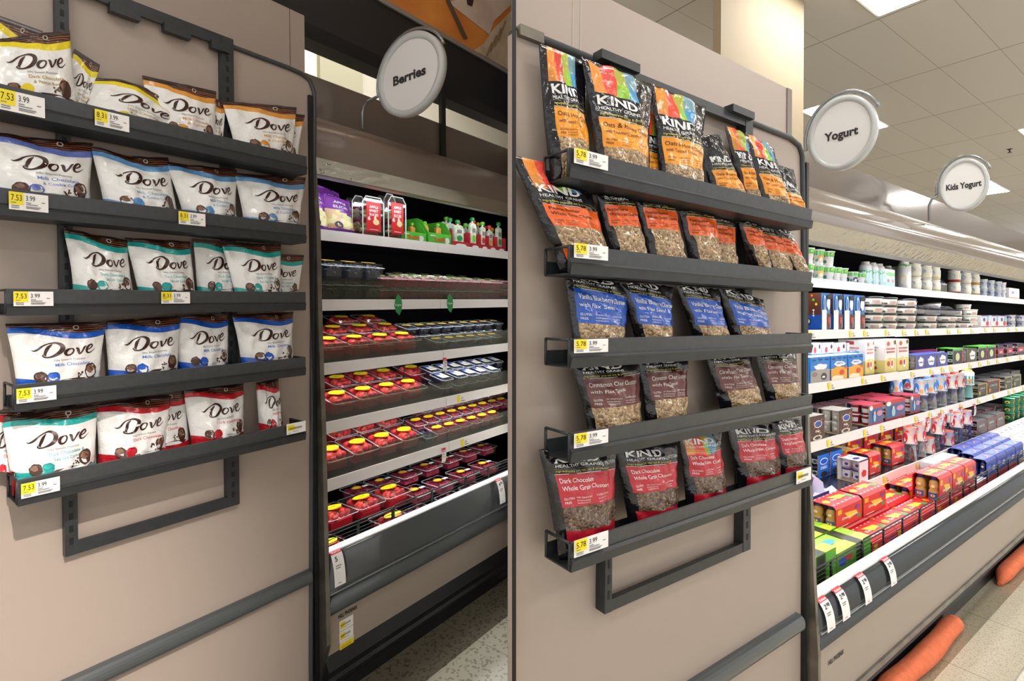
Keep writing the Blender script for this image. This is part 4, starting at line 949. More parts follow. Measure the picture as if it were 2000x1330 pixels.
# ------------------------------------------------------------------ top shelf of the berry case
ys, zt_, yb_ = SHELF['L',0]; zt_ += .001
def box_face_pack(): pass
def snack_bag(px0, px1, pyt, label, seed, back=0):
    y = ys+.07+back; x0, x1 = at('L',px0,440,y=y)[0], at('L',px1,440,y=y)[0]; z1 = zl('L',(px0+px1)/2,pyt,y); t = empty('apple_slice_bag','L',((x0+x1)/2,y,zt_))
    w, h = x1-x0, z1-zt_; m = M(); us, vs = lsp(0,1,14), lsp(0,1,16); r = random.Random(seed); ph = r.random()*6
    pu = film('purple_film','8a3fb0',.25); ap = flecks('apple_pieces',['f0e6a8','d8e09a','e8b08a','f5efc8','c9453a'],45,.35,.3)
    def F(u, v, fr=True):
        b_ = .045*max(0,sin(pi*u))**.6*min(1,(v+.05)/.2)**.5*(1-v)**.5*1.2
        return Vector(((u-.5)*w*(1-.12*v), (-b_ if fr else b_*.6)+.004*sin(9*u+7*v+ph)*(1 if fr else 0)+.03*v, h*v*(1-.1*u)))
    def mf(u, v): return pu if v > .52+.1*sin(3*u+1) or v < .12 else ap
    m = bag_mesh(F, us, vs, mf, (0,0,0), pu); G = lambda u, v: F(u,v)+Vector((0,-.002,0))
    put_text(m, G, 'APPLE', .5, .80, .09, mat('white_ink','e9e9ea',.4), .02, width=.5); put_text(m, G, 'SLICES', .5, .68, .09, mat('white_ink','e9e9ea',.4), .02, width=.55)
    put_ell(m, G, .3, .22, .13, .09, mat('badge_dark','2b1830',.4)); m.build('bag', t)
    tag(t, label, 'bag of apple slices', 'apple slice bags')
snack_bag(598,640,366,'purple and clear apple slice bag at the left end of the top berry shelf',1)
snack_bag(622,672,362,'apple slice bag standing behind the two front purple ones',2,.13)
snack_bag(636,692,380,'purple apple slice bag, right one of the front pair on the top berry shelf',3)
def apple_tub(px0, px1, pyt, back, label, lab=True):
    y = ys+.052+back; x0, x1 = at('L',px0,440,y=y)[0], at('L',px1,440,y=y)[0]; z1 = zl('L',(px0+px1)/2,pyt,y); w, h = x1-x0, z1-zt_; d = .07
    t = empty('apple_slice_tub','L',((x0+x1)/2,y,zt_+.003)); m = M(); cl = clear('tub_clear','ffffff',.16,.08)
    P = [(-w/2,0),(w/2,0),(w/2,h*.86),(w/2-.02,h),(-w/2+.02,h),(-w/2,h*.86)]
    for ya in (-d/2, d/2): m.poly([(x,ya,z) for x,z in (P if ya<0 else P[::-1])], cl)
    for i in range(6): a, b_ = P[i], P[(i+1)%6]; m.poly([(a[0],-d/2,a[1]),(a[0],d/2,a[1]),(b_[0],d/2,b_[1]),(b_[0],-d/2,b_[1])], cl)
    m.tube([(x,-d/2,z) for x,z in P]+[(P[0][0],-d/2,0)], .003, mat('clam_rim','e9ecec',.15), 6, False); m.build('tub', t)
    s = M(); ap = mat('apple_flesh','e6d79a',.5,noise=(60,'f3ecc4')); sk = mat('apple_skin','b5302c',.35)
    r = random.Random(int(px0))
    for k in range(7):
        zc = h*(.06+.11*k); s.tube([(-w*.35,-.01+.02*(k%2),zc),(0,-d*.32,zc+.012),(w*.35,-.01,zc)], [.008,.014,.006], ap if k%3 else sk, 7)
    s.build('apple_slices', t)
    if lab:
        l = M(); l.box(-w*.34,w*.34,-d/2-.003,-d/2-.001,h*.12,h*.86,REDP()); F_ = plane((-w*.34,-d/2-.0036,h*.12),(w*.68,0,0),(0,0,h*.74)); wi = mat('white_ink','e9e9ea',.4)
        for k, tx in enumerate(('APPLE','SWEET','SLICES')): put_text(l, F_, tx, .5, .80-.13*k, .12, wi, .03, width=.62)
        put_text(l, F_, '6', .08, .38, .18, wi, .04, align='l', width=.2); put_ell(l, F_, .66, .33, .22, .1, mat('apple_print','f2e6b4',.5)); put_ell(l, F_, .6, .42, .09, .12, mat('apple_print','f2e6b4',.5)); put_rect(l, F_, .2,.8,.05,.07,wi)
        l.build('label', t)
    tag(t, label, 'tub of apple slices', 'apple slice tubs')
apple_tub(700,741,388,0,'clear tub with red label on the top berry shelf, left of the red labelled pair')
apple_tub(750,784,388,.0,'clear tub with red label on the top berry shelf, right of the red labelled pair')
apple_tub(680,705,386,.09,'clear tub of apple slices behind the red labelled tubs, nearest the purple bag',False)
apple_tub(742,764,382,.10,'clear tub of apple slices behind the gap between the red labelled tubs',False)
def green_tray(px0, px1, label):
    y = ys+.02; x0, x1 = at('L',px0,450,y=y)[0], at('L',px1,450,y=y)[0]; z1 = zl('L',(px0+px1)/2,427,y); w, h = x1-x0, z1-zt_; d = .2
    t = empty('display_carton','L',(x0,y,zt_)); gn = mat('carton_green','5cc43c',.45,noise=(18,'48b030')); br = mat('carton_inside','9a7a52',.7)
    m = M(); th = .003
    m.extrude([(0,0),(0,h*.42),(th,h*.42),(th,0)], 0, w, gn)
    for xa in (0, w-th): m.extrude([(0,0),(0,h*.42),(.05,h*.9),(.09,h),(d,h),(d,0)], xa, xa+th, gn)
    m.box(0,w,d-th,d,0,h,br); m.box(0,w,0,d,0,th,gn); m.build('carton', t)
    g = M(); F_ = plane((0,-.001,0),(w,0,0),(0,0,h*.42)); rd = mat('carton_red','e4472a',.5); put_text(g, F_, 'foodie', .5, .3, .5, rd, .03, width=.5); put_ell(g, F_, .8, .4, .1, .3, mat('white_ink','e9e9ea',.4)); put_rect(g, F_, .1,.3,.7,.8,mat('white_ink','e9e9ea',.4)); g.build('print', t)
    tag(t, label, 'carton tray', 'green carton trays')
    for k in range(3):
        q = empty('food_pouch','L',(x0+w*(.22+.27*k), y+.07+.05*(k%2), zt_+.004)); m = M(); pm = mat('pouch_orange','e08a3a',.35,noise=(30,'f2efe6'))
        m.box(-w*.1,w*.1,-.014,.014,0,h*.72,pm,.008); m.build('pouch', q); c = M(); c.lathe([(.010,0),(.012,.004),(.012,.014),(.006,.018)], mat('cap_lime','6fcf30',.35), 12, (0,0,h*.72+.004)); c.tube([(0,0,h*.7),(0,0,h*.72+.005)], .005, WHITE(), 8); c.build('cap', q)
        tag(q, 'lime capped fruit pouch %s inside the %s' % (['at the left','in the middle','at the right'][k], 'left green carton tray' if px0 < 820 else 'right green carton tray'), 'fruit pouch', 'pouches in the green trays')
green_tray(784,832,'green printed carton tray on the top berry shelf, next to the red labelled tubs')
green_tray(836,882,'green printed carton tray on the top berry shelf, next to the red trays')
def red_tray():
    y = ys+.02; xs = [at('L',px,460,y=y)[0] for px in (883,918,939,955,971,988)]; h = zl('L',900,452,y)-zt_; capm = [mat('cap_green','1e9a44',.35), mat('cap_lime','6fcf30',.35), mat('cap_red','e03a34',.35), mat('cap_yellow','f0b41c',.35)]
    for i in range(5):
        x0, x1 = xs[i], min(xs[i+1]-.002, divx('L', y, zt_, -.01)-.01); t = empty('display_carton','L',(x0,y,zt_)); m = M(); rd = mat('carton_crimson','c32434',.45); w = x1-x0; d = .2
        m.extrude([(0,0),(0,h*.34),(.003,h*.34),(.003,0)], 0, w, rd)
        for xa in (0, w-.003): m.extrude([(0,0),(0,h),(.03,h*1.0),(d,h),(d,0)], xa, xa+.003, rd)
        m.box(0,w,d-.003,d,0,h,rd); m.box(0,w,0,d,0,.003,rd); m.build('carton', t); g = M(); F_ = plane((0,-.001,0),(w,0,0),(0,0,h*.34)); put_ell(g, F_, .5,.35,.3,.3,PAPER()); g.build('print', t)
        tag(t, 'crimson carton tray of pouches on the top berry shelf, %s from the green trays' % oname(i), 'carton tray', 'crimson carton trays')
        for k in range(3):
            cx = w*.5+((-1)**k)*w*.05; hh = h*(1.55+.35*((i*2+k)%3)/2); q = empty('food_pouch','L',(x0+cx, y+.03+.055*k, zt_+.004), 0, Matrix.Rotation(.05*((i+k)%3-1),4,'Y'))
            m = M(); m.box(-w*.27,w*.27,-.013,.013,0,hh*.9,mat('pouch_white','e4e6e0',.3,noise=(50,'b9c4a4')),.010); F_ = plane((-w*.27,-.0135,0),(w*.54,0,0),(0,0,hh)); put_ell(m, F_, .5,.35,.3,.12,capm[(i+k)%4]); put_rect(m, F_, .25,.75,.55,.7,mat('grey_ink','77767a',.6)); m.build('pouch', q)
            c = M(); c.tube([(0,0,hh*.88),(0,0,hh*.96)], .006, WHITE(), 8); c.lathe([(.013,0),(.015,.004),(.015,.018),(.008,.023)], capm[(0,0,1,2,0,3,2)[(i+k)%7]], 12, (0,0,hh*.96)); c.build('cap', q)
            tag(q, 'white squeeze pouch with coloured cap, %s row inside the %s crimson tray' % (['front','middle','back'][k], oname(i)), 'fruit pouch', 'pouches in the crimson trays')
red_tray()
# hanging markers
def leaf_marker(px, py, label):
    y = SHELF['L',1][0]-.008; p = at('L',px,py,y=y); t = empty('organic_marker','L',(p.x,y,p.z)); m = M(); g = mat('organic_green','1f8a44',.4)
    h = .055; w = .034; P = [(0,h),(w*.6,h*.6),(w*.8,0),(w*.6,-h*.6),(.2*w,-h),(-w*.4,-h*.7),(-w*.75,-.1*h),(-w*.5,h*.6)]
    b0 = len(m.v); m.v += [(x,0,z) for x,z in P]+[(x,.002,z) for x,z in P]; n = len(P); m.face(range(b0+n-1,b0-1,-1), g); m.face(range(b0+n,b0+2*n), g)
    for i in range(n): m.face((b0+i,b0+(i+1)%n,b0+n+(i+1)%n,b0+n+i), g)
    m.build('plate', t); q = M(); put_text(q, plane((0,-.0012,0),(1,0,0),(0,0,1)), 'Organic', 0, -.006, .016, mat('white_ink','e9e9ea',.4), .01, width=.044); q.build('lettering', t)
    tag(t, label, 'shelf marker', 'green leaf markers')
leaf_marker(778,595,'green leaf shaped Organic marker on the second berry rail, left one')
leaf_marker(879,592,'green leaf shaped Organic marker on the second berry rail, right one')
def sale_tag(b, px, py, y, h, w, price, label, curve=0, tip=None):
    p = at(b,px,py,y=y) if tip is None else tip; t = empty('sale_tag', b, (p.x,p.y,p.z)); m = M(); n = 8; pts = []
    rd, pp = REDP(), PAPER()
    def F(u, v):
        s_ = 1-v; return Vector(((u-.5)*w, CURV(s_)[0], CURV(s_)[1]))
    if curve: CURV = lambda s_: (-curve[0]*sin(s_*pi/2)*1.0, -curve[1]*(1-cos(s_*pi/2))-.0)
    else: CURV = lambda s_: (-.006*sin(pi*s_), -h*s_)
    for i in range(n):
        put_rect(m, F, 0, 1, i/n, (i+1)/n, rd if i >= n-2 else pp)
    m.build('card', t); g = M(); G = lambda u, v: F(u,v)+Vector((0,-.0012,.0006)); put_text(g, G, 'Sale!', .5, .80, .13, mat('white_ink','e9e9ea',.4), .02, width=.8); 
    gi = mat('grey_ink','77767a',.6); d = price.split('.')
    put_text(g, G, d[0], .34, .52, .2, INK(), .02, width=.22)
    if len(d) > 1: put_text(g, G, d[1], .68, .56, .16, INK(), .02, width=.34)
    put_rect(g, G, .2,.7,.40,.42,gi); put_rect(g, G, .2,.6,.35,.37,gi); put_rect(g, G, .3,.6,.05,.065,gi); g.build('print', t)
    tag(t, label, 'sale tag', 'red headed sale tags')
sale_tag('L',868,699,SHELF['L',2][0]-.008,.075,.032,'2.5','red headed sale tag hanging from the third berry rail')
sale_tag('L',866,875,SHELF['L',4][0]-.008,.08,.032,'4','red headed sale tag hanging from the fifth berry rail')
def front_tag(b, px, py, price, label, w=.055):
    c = CL if b == 'L' else CR; y = c['yl']-.006; p = at(b,px,py,y=y); hh = (c['zled']-c['zroll'])*(1.0 if b == 'R' else .85)
    sale_tag(b,0,0,0,0,w,price,label,(.040,hh),Vector((p.x,c['yl']-.008,c['zled']+.010)))
front_tag('L',652,1095,'5','white and red sale tag curling over the berry case front beside the steel post',.05)
front_tag('L',970,937,'4.99','small white and red sale tag on the berry case front near the far end',.05)
# case maker's lettering and stickers on the beige panel
def plate(b, px, py, px1, txt, label):
    c = CL if b == 'L' else CR; y = c['yb']+.034; p, q = at(b,px,py,y=y), at(b,px1,py,y=y); t = empty('maker_lettering', b, (p.x,y,p.z)); m = M(); put_text(m, plane((0,-.0004,0),(1,0,0),(0,0,1)), txt, 0, 0, .022, INK(), .03, align='l', width=q.x-p.x); m.build('lettering', t); tag(t, label, 'lettering')
plate('L',661,1209,698,'HILL PHOENIX','small black maker lettering on the beige front under the berry bumper')
plate('R',1618,1300,1648,'HILL PHOENIX','small black maker lettering on the beige front under the yogurt bumper')
for i,(px,py,py1,c) in enumerate(((663,1215,1235,'w'),(663,1236,1256,'w'),(664,1256,1280,'y'))):
    y = CL['yb']+.033; p, q, r_ = at('L',px,py,y=y), at('L',px+27,py,y=y), at('L',px,py1,y=y); w, h = q.x-p.x, p.z-r_.z; t = empty('sticker','L',(p.x,y,r_.z)); m = M(); m.box(0,w,0,.001,0,h,PAPER()); m.build('paper', t)
    F_ = plane((0,-.0004,0),(w,0,0),(0,0,h)); G = plane((0,-.0008,0),(w,0,0),(0,0,h)); g = M(); put_rect(g, F_, .0 if c=='y' else .05,1 if c=='y' else .38,.2,.85,YEL())
    for k in range(9): put_rect(g, G, .1+k*.08,.14+k*.08,.45,.65,INK() if c=='w' else mat('sticker_orange','d88a2a',.5))
    put_rect(g, G, .3,.7,.25,.29,mat('grey_ink','77767a',.6)); g.build('print', t); tag(t, 'small %s barcode sticker on the beige front, %s of three' % ('white and yellow' if c=='w' else 'mostly yellow', ['topmost','middle','lowest'][i]), 'sticker', 'stickers under the bumper')
# ------------------------------------------------------------------ round hanging signs
def round_sign(b, x, ctr, wp, hp, txt, base, label, ln=1.0):
    # disc facing back along the run; ctr = pixel of its centre, wp = pixels of its left and right rims, hp = top and bottom
    c = at(b,ctr[0],ctr[1],x=x); l, r_ = at(b,wp[0],ctr[1],x=x), at(b,wp[1],ctr[1],x=x); tpt, bpt = at(b,ctr[0],hp[0],x=x), at(b,ctr[0],hp[1],x=x)
    ry, rz = abs(l.y-r_.y)/2, (tpt.z-bpt.z)/2; cy = (l.y+r_.y)/2; c = Vector((x, cy, (tpt.z+bpt.z)/2)); t = empty('round_sign', b, c); n = 48
    m = M(); wh = mat('sign_white','e9e9ea',.35,coat=.3); gr = mat('sign_rim','c3c7c9',.3); 
    for xa in (-.006, .006):
        m.face([len(m.v)+k for k in (range(n) if xa < 0 else range(n-1,-1,-1))], wh); m.v += [(xa, -ry*.86*cos(2*pi*k/n), rz*.86*sin(2*pi*k/n)) for k in range(n)]
    m.build('disc', t); q = M(); rg = []
    for (xa, s_) in ((-.007,.84),(-.013,.87),(-.013,1.0),(.013,1.0),(.013,.87),(.007,.84)): rg.append(len(q.v)); q.v += [(xa, -ry*s_*cos(2*pi*k/n), rz*s_*sin(2*pi*k/n)) for k in range(n)]
    for a, b_ in zip(rg, rg[1:]):
        for k in range(n): q.face((a+k, a+(k+1)%n, b_+(k+1)%n, b_+k), gr, True)
    q.build('rim', t)
    g = M(); F_ = plane((-.008,0,0),(0,-1,0),(0,0,1)); put_text(g, F_, txt, 0, -rz*.13*ln, rz*.31*ln, mat('sign_ink','2a2b2e',.5), .035, width=ry*2*(.50 if len(txt) < 9 else .72)); g.build('lettering', t)
    h = M(); st = mat('sign_steel','9a9fa2',.25,metal=.7); P = [(0.0, -(ry+.012)*cos(a), (rz+.012)*sin(a)) for a in [math.radians(-20)-0+math.radians(k*8) for k in range(26)]]
    P = P[::-1]; bs = Vector(base)-c; s0 = Vector(P[0])
    S_ = [(0,bs.y,bs.z),(0,bs.y,bs.z+(s0.z-bs.z)*.75),(0,bs.y-.02,s0.z-.01),(0,bs.y-.06,s0.z)]
    return t, c, h, st, P, ry, rz
def sign(b, x, ctr, wp, hp, txt, basepx, ybase, label):
    t, c, h, st, P, ry, rz = round_sign(b, x, ctr, wp, hp, txt, (x,1,1), label)
    # steel hoop over the top, then a bent arm down to the canopy (the case side is +y)
    th = lambda a: (0.0, (ry+.014)*cos(a), (rz+.014)*sin(a))
    hoop = [th(math.radians(200-k*6)) for k in range(0,38)] if False else [th(math.radians(-12+k*6)) for k in range(0,29)]
    bz = zl(b, basepx[0], basepx[1], ybase)-c.z; by = ybase-c.y; a = hoop[0]
    arm = [(0,by,bz-.03),(0,by,a[2]-.05),(0,by-.01,a[2]-.02),(0,by-.035,a[2]-.005),(0,(ry+.02),a[2])]
    h.tube(arm+hoop, .0065, st, 8); h.build('bracket', t); tag(t, label, 'hanging sign', 'round section signs')
sign('L', at('L',708,238,y=CL['yf']+.09)[0], (805,145), (741,869), (65,226), 'Berries', (708,240), CL['yf']+.09, 'round white sign reading Berries on a bent steel arm')
sign('R', at('R',1549,285,y=CR['yf']+.09)[0], (1645,259), (1581,1714), (189,332), 'Yogurt', (1549,285), CR['yf']+.09, 'round white sign reading Yogurt, the larger near one')
sign('R', at('R',1815,420,y=CR['yf']+.06)[0], (1884,361), (1836,1932), (310,412), 'Kids Yogurt', (1815,420), CR['yf']+.06, 'round white sign reading Kids Yogurt, farther down the run')
# orange absorbent socks on the floor
def sock(px0, py0, px1, py1, label, seed):
    a, c = at('R',px0,py0,z=.045), at('R',px1,py1,z=.045); a.y = max(min(a.y,.862),.80); c.y = min(c.y,.862); n = 14; t = empty('absorbent_sock','R',((a.x+c.x)/2,(a.y+c.y)/2,0)); o = Vector(((a.x+c.x)/2,(a.y+c.y)/2,0)); pts = []; rr = []
    r = random.Random(seed)
    for i in range(n+1):
        s_ = i/n; p = a*(1-s_)+c*s_; p.y += -.02*sin(pi*s_)*0+.006*sin(9*s_); e = min(1, min(s_,1-s_)/.06+.15)**.5 if 0 else (sin(min(1, min(s_, 1-s_)*n/1.6+.12)*pi/2)); q = .042*max(.25,e)*(1+.05*sin(13*s_+seed)); pts.append((p.x-o.x,p.y-o.y,q+.001)); rr.append(q)
    m = M(); m.tube(pts, rr, mat('orange_cloth','e07048',.8,bump=(120,.5),noise=(30,'ea7c50')), 18); m.build('sleeve', t)
    e = M(); e.tube([(pts[-1][0]-.004,pts[-1][1],pts[-1][2]),(pts[-1][0]+.012,pts[-1][1],pts[-1][2]-.002)],[.014,.008], mat('orange_tie','b85a38',.8),10); e.build('tied_end', t)
    tag(t, label, 'absorbent sock', 'orange socks on the floor')
sock(1700,1360,1868,1205,'long orange absorbent sock on the floor, the nearer one',1)
sock(1946,1128,2060,1020,'orange absorbent sock on the floor, the farther one partly out of view',2)
# ------------------------------------------------------------------ yogurt case stock
def cupm(m, c, r0, r1, h, body, lid, foil=None, inv=False, n=16):
    x, y, z = c
    m.lathe([(r0,0),(r0+(r1-r0)*.06,h*.04),(r1*.98,h*.93),(r1*1.08,h*.94),(r1*1.08,h*.965)], body, n, (x,y,z))
    if lid: m.lathe([(r1*1.09,h*.966),(r1*1.09,h),(r1*.95,h)], lid, n, (x,y,z))
def wrap(r0, r1, h, c, off=.0006):
    return lambda u, v: Vector((c[0]+(r0+(r1-r0)*v+off)*sin(u), c[1]-(r0+(r1-r0)*v+off)*cos(u), c[2]+h*v))
RG = {}
def cup(shelf, px, back, r0, r1, h, body, lid, marks, label, group, zoff=0, cat='yogurt cup', name='yogurt_cup', x=None, refpy=None, dz=0):
    ys, z, yb = SHELF['R',shelf]; y = ys+.012+r1*1.1+back
    if x is None: x = at('R',px,refpy or 600,y=y)[0]
    key = (name, r0, r1, h, body.name, lid.name if lid else '', marks)
    if key not in RG:
        t = empty(name,'R',(0,0,0)); m = M(); cupm(m,(0,0,0),r0,r1,h,body,None); m.build('cup', t)
        if lid: l = M(); l.lathe([(r1*1.09,h*.966),(r1*1.09,h),(r1*.9,h)], lid, 16); l.build('lid', t)
        if marks:
            g = M(); F_ = wrap(r0, r1, h, (0,0,0)); G = wrap(r0, r1, h, (0,0,0), .0012)
            for k, mk in enumerate(marks):
                kind, u, v, a, b_, cn, cc = mk; mm = mat(cn, cc, .4); FF = F_ if k == 0 else G
                if kind == 'band':
                    for q in range(12): put_poly(g, FF, [(-pi*.95+q*pi*1.9/12,v),(-pi*.95+(q+1)*pi*1.9/12,v),(-pi*.95+(q+1)*pi*1.9/12,v+b_),(-pi*.95+q*pi*1.9/12,v+b_)], mm)
                elif kind == 'ell':
                    for uu in (u, u-1.6, u+1.7): put_ell(g, FF, uu, v, a, b_, mm, 12)
                elif kind == 'txt':
                    for uu in (u, u-1.4): put_text(g, FF, a, uu, v, b_, mm, .02, width=.9)
            g.build('print', t)
        RG[key] = t
    else: t = copy_tree(RG[key])
    place(t, 'R', (x, y, z+.0008+zoff+dz), 0); tag(t, label, cat, group); return x, y
def shz(shelf, x): return 0
def pack(shelf, px0, px1, pyt, d, label, cat, group, cols, back=0, name='yogurt_carton', prints=(), top=None, side=None, cups=None, refpy=None, zoff=0, h=None, z=None, x0=None, w=None, y=None, rz=0):
    """a carton or sleeve; px0/px1 are its front corners; cups shows filled ends on the left side"""
    ys, zz, yb = SHELF['R',shelf] if shelf is not None else (0, z, 0)
    if y is None: y = ys+.012+back
    if z is None: z = zz
    z += zoff
    if x0 is None: x0 = at('R',px0,refpy or 620,y=y)[0]; x1 = at('R',px1,refpy or 620,y=y)[0]-.003; w = x1-x0
    if h is None: h = zl('R',px0,pyt,y)-z
    h = max(h, .03); t = empty(name,'R',(x0,y,z+.0008), rz); m = M(); fm = mat(*cols[0]); sm = mat(*(side or cols[0])); tm = mat(*(top or cols[0])); inn = mat('kraft_board','a9927a',.7)
    th = .0018
    if cups:
        m.box(0,w,0,th,0,h,fm); m.box(0,w,d-th,d,0,h,fm); m.box(0,w,0,d,h-th,h,tm); m.box(0,w,0,d,0,th,inn)
        m.box(-.0004,.0012,0,.004,0,h,inn); m.box(-.0004,.0012,d-.004,d,0,h,inn); m.build('sleeve', t)
        nc = max(1, round(w/(cups[0]*2.1))); kx = w/nc
        for lv in range(cups[3]):
            for q in range(2):
                for i in range(nc):
                    c = M(); hh = (h-.004)/cups[3]; r = min(d/4*.92, kx*.46)
                    cc = (kx*(i+.5), d*(.26+.48*q), th+hh*lv+.0005); bm = mat(*cups[1]); lm = mat(*cups[2])
                    c.lathe([(r*.80,0),(r*.97,hh*.84),(r,hh*.86),(r,hh*.97)], bm, 14, cc, mats=[bm,bm,lm])
                    if i == 0:
                        F_ = wrap(r*.80, r*.97, hh*.84, cc); 
                        for uu in (-pi/2,): put_rect(c, F_, uu-.9, uu+.9, .25, .75, mat('cup_white','e8e6e8',.4) if cups[1][0] != 'cup_cream' else mat('cup_grey','b9b5b0',.4), 4); G_ = wrap(r*.80, r*.97, hh*.84, cc, .0012); put_ell(c, G_, uu+.2, .5, .4, .16, lm, 10)
                    c.build('cup', t)
    else:
        m.box(0,w,0,d,0,h,fm); m.m[-6:] = m.m[-6:]
        m.build('carton', t)
        g0 = M(); e = .0005
        if side: g0.poly([(-e,d,0),(-e,0,0),(-e,0,h),(-e,d,h)], sm)
        if top: g0.poly([(0,0,h+e),(w,0,h+e),(w,d,h+e),(0,d,h+e)], tm)
        if g0.f: g0.build('panels', t)
    faces = {'f': ((0,-.0004,0),(w,0,0),(0,0,h)), 's': ((-.0010,d,0),(0,-d,0),(0,0,h)), 't': ((0,0,h+.0010),(w,0,0),(0,d,0))}
    g = M()
    for k, pr in enumerate(prints):
        f, kind, u, v, a, b_, cn, cc = pr[:8]; F_ = plane(*faces[f], .0003+.0003*k); mm = mat(cn, cc, .4)
        if kind == 'rect': put_rect(g, F_, u, u+a, v, v+b_, mm)
        elif kind == 'ell': put_ell(g, F_, u, v, a, b_, mm, 16, .0)
        elif kind == 'blob': put_ell(g, F_, u, v, a, b_, mm, 16, .35, int(u*50))
        elif kind == 'txt': put_text(g, F_, a, u, v, b_, mm, .03, width=pr[8])
        elif kind == 'vtxt': put_text(g, F_, a, u, v, b_, mm, .03, rotv=1, aspect=1.0)
        elif kind == 'tri': put_poly(g, F_, [(u,v),(u+a,v),(u+a/2,v+b_)], mm)
    if g.f: g.build('print', t)
    tag(t, label, cat, group); return t
W_ = ('cup_white','e8e6e8',.4); CW = mat(*W_); CRm = mat('jar_cream','e6e0cc',.3); CLR = clear('tub_clear2','eef0f6',.30,.08)
# --- top shelf: green and white cup packs in two layers
gmk = (('band',0,.62,0,.34,'tt_green','54b04a'), ('ell',0,.78,.5,.10,'tt_lime','a8d848'), ('txt',0,.52,'Siggi',.16,'tt_ink','2a6a48') if 0 else ('ell',.3,.30,.25,.12,'tt_teal','3a9a80'))
gmy = (('band',0,.62,0,.30,'tt_green','54b04a'), ('ell',-.3,.42,.6,.24,'tt_gold','e8a83a'), ('ell',.6,.3,.2,.1,'tt_teal','3a9a80'))
gmb = (('band',0,.66,0,.28,'tt_green','54b04a'), ('ell',-.2,.36,.55,.22,'tt_navy','2c3e66'), ('ell',.6,.3,.2,.1,'tt_teal','3a9a80'))
foil = mat('foil_white','dfe6e2',.3,metal=.2)
R1, H1 = .038, .078
def px2x(px, y, py=520): return at('R',px,py,y=y)[0]
ysA = SHELF['R',0][0]
for lay, pxs in ((0,(1573,1593,1613,1627,1640)),(1,(1573,1593,1613))):
    for i, px in enumerate(pxs):
        cup(0,px,0,R1*.82,R1,H1,CW,foil,gmy if i == 1 else gmk,'green and white yogurt cup, top shelf left, %s in the %s layer' % (oname(i), ('lower','upper')[lay]),'green and white yogurt cups',lay*(H1+.001),x=px2x(px,ysA+.054)*1.0+ (0))
for i, px in enumerate((1660,1675)):
    cup(0,px,0,R1*.82,R1,H1*.85,CW,foil,gmb if i == 0 else gmk,'low green and white yogurt cup standing apart on the top shelf, %s one' % ('left','right')[i],'low green and white cups',0,x=px2x(px,ysA+.054))
for k, (lay, px) in enumerate(((0,1578),(0,1592),(0,1606),(0,1620),(1,1580),(1,1594),(1,1608))):
    cup(0,px,.10,R1*.82,R1,H1,CW,foil,gmk,'green and white yogurt cup in the row behind, top shelf, %s %s' % (oname(k if lay == 0 else k-4), ('below','above')[lay]),'rear green and white cups',lay*(H1+.001),x=px2x(px,ysA+.154))
def bottle(shelf, x, y, r, h, body, cap, label, cat, group, marks=(), name='yogurt_bottle', waist=True, z=None):
    zz = SHELF['R',shelf][1] if z is None else z; key = (name, r, h, body.name, cap.name, marks)
    if key not in RG:
        t = empty(name,'R',(0,0,0)); m = M(); P = [(r*.85,0),(r,h*.04),(r,h*.34),(r*.86,h*.46),(r*.98,h*.58),(r*.95,h*.74),(r*.6,h*.86),(r*.55,h*.9)] if waist else [(r*.9,0),(r,h*.03),(r,h*.80),(r*.85,h*.88),(r*.6,h*.92)]
        m.lathe(P, body, 16); m.build('bottle', t); c = M(); c.lathe([(r*.66,h*.89),(r*.68,h*.9),(r*.68,h*.99),(r*.6,h)], cap, 14); c.build('cap', t)
        g = M(); F_ = wrap(r, r, h, (0,0,0), .0006); G = wrap(r, r, h, (0,0,0), .0014)
        for k, (kind, u, v, a, b_, cn, cc) in enumerate(marks):
            mm = mat(cn, cc, .4); FF = F_ if k == 0 else G
            if kind == 'band':
                for q in range(12): put_poly(g, FF, [(-pi+q*pi/6,v),(-pi+(q+1)*pi/6,v),(-pi+(q+1)*pi/6,v+b_),(-pi+q*pi/6,v+b_)], mm)
            else: put_ell(g, FF, u, v, a, b_, mm, 12); put_ell(g, FF, u-1.5, v, a, b_, mm, 12)
        if g.f: g.build('wrap', t)
        RG[key] = t
    else: t = copy_tree(RG[key])
    place(t,'R',(x,y,zz+.0008),0); tag(t, label, cat, group)
dm = (('band',0,.06,0,.62,'tt_aqua','a6d8e0'),('ell',0,.55,.7,.08,'tt_green','54b04a'),('ell',.1,.25,.4,.08,'tt_ice','e9f4f4'))
for i, px in enumerate((1690,1703,1716)): bottle(0,px2x(px,ysA+.045),ysA+.045,.031,.135,CW,mat('cap_silver','d9d6d2',.3),'small aqua drink bottle on the top shelf, %s from the low cups' % oname(i),'yogurt drink','aqua drink bottles',dm,waist=False)
pack(0,1729,1748,525,.12,'aqua and green drink carton beside the small bottles on the top shelf','drink carton',None,[('tt_ice','e9f4f4',.4)],prints=[('f','rect',0,0,1,.5,'tt_aqua','a6d8e0'),('f','blob',.5,.72,.5,.12,'tt_green','54b04a'),('f','ell',.3,.35,.12,.1,'tt_pink','e05a6a'),('f','ell',.75,.35,.12,.1,'tt_pink','e05a6a'),('s','rect',0,.55,1,.3,'tt_green','54b04a')],refpy=550,back=.006)
for i, (px, bk) in enumerate(((1734,.13),(1746,.13),(1757,.09))): bottle(0,px2x(px,ysA+.05+bk),ysA+.05+bk,.03,.165,mat('tall_grey','c2c8c4',.4),mat('cap_silver','d9d6d2',.3),'tall pale bottle behind the aqua carton, %s one' % oname(i),'yogurt drink','tall pale bottles',(('ell',0,.7,.8,.08,'tt_teal','3a9a80'),),waist=False)
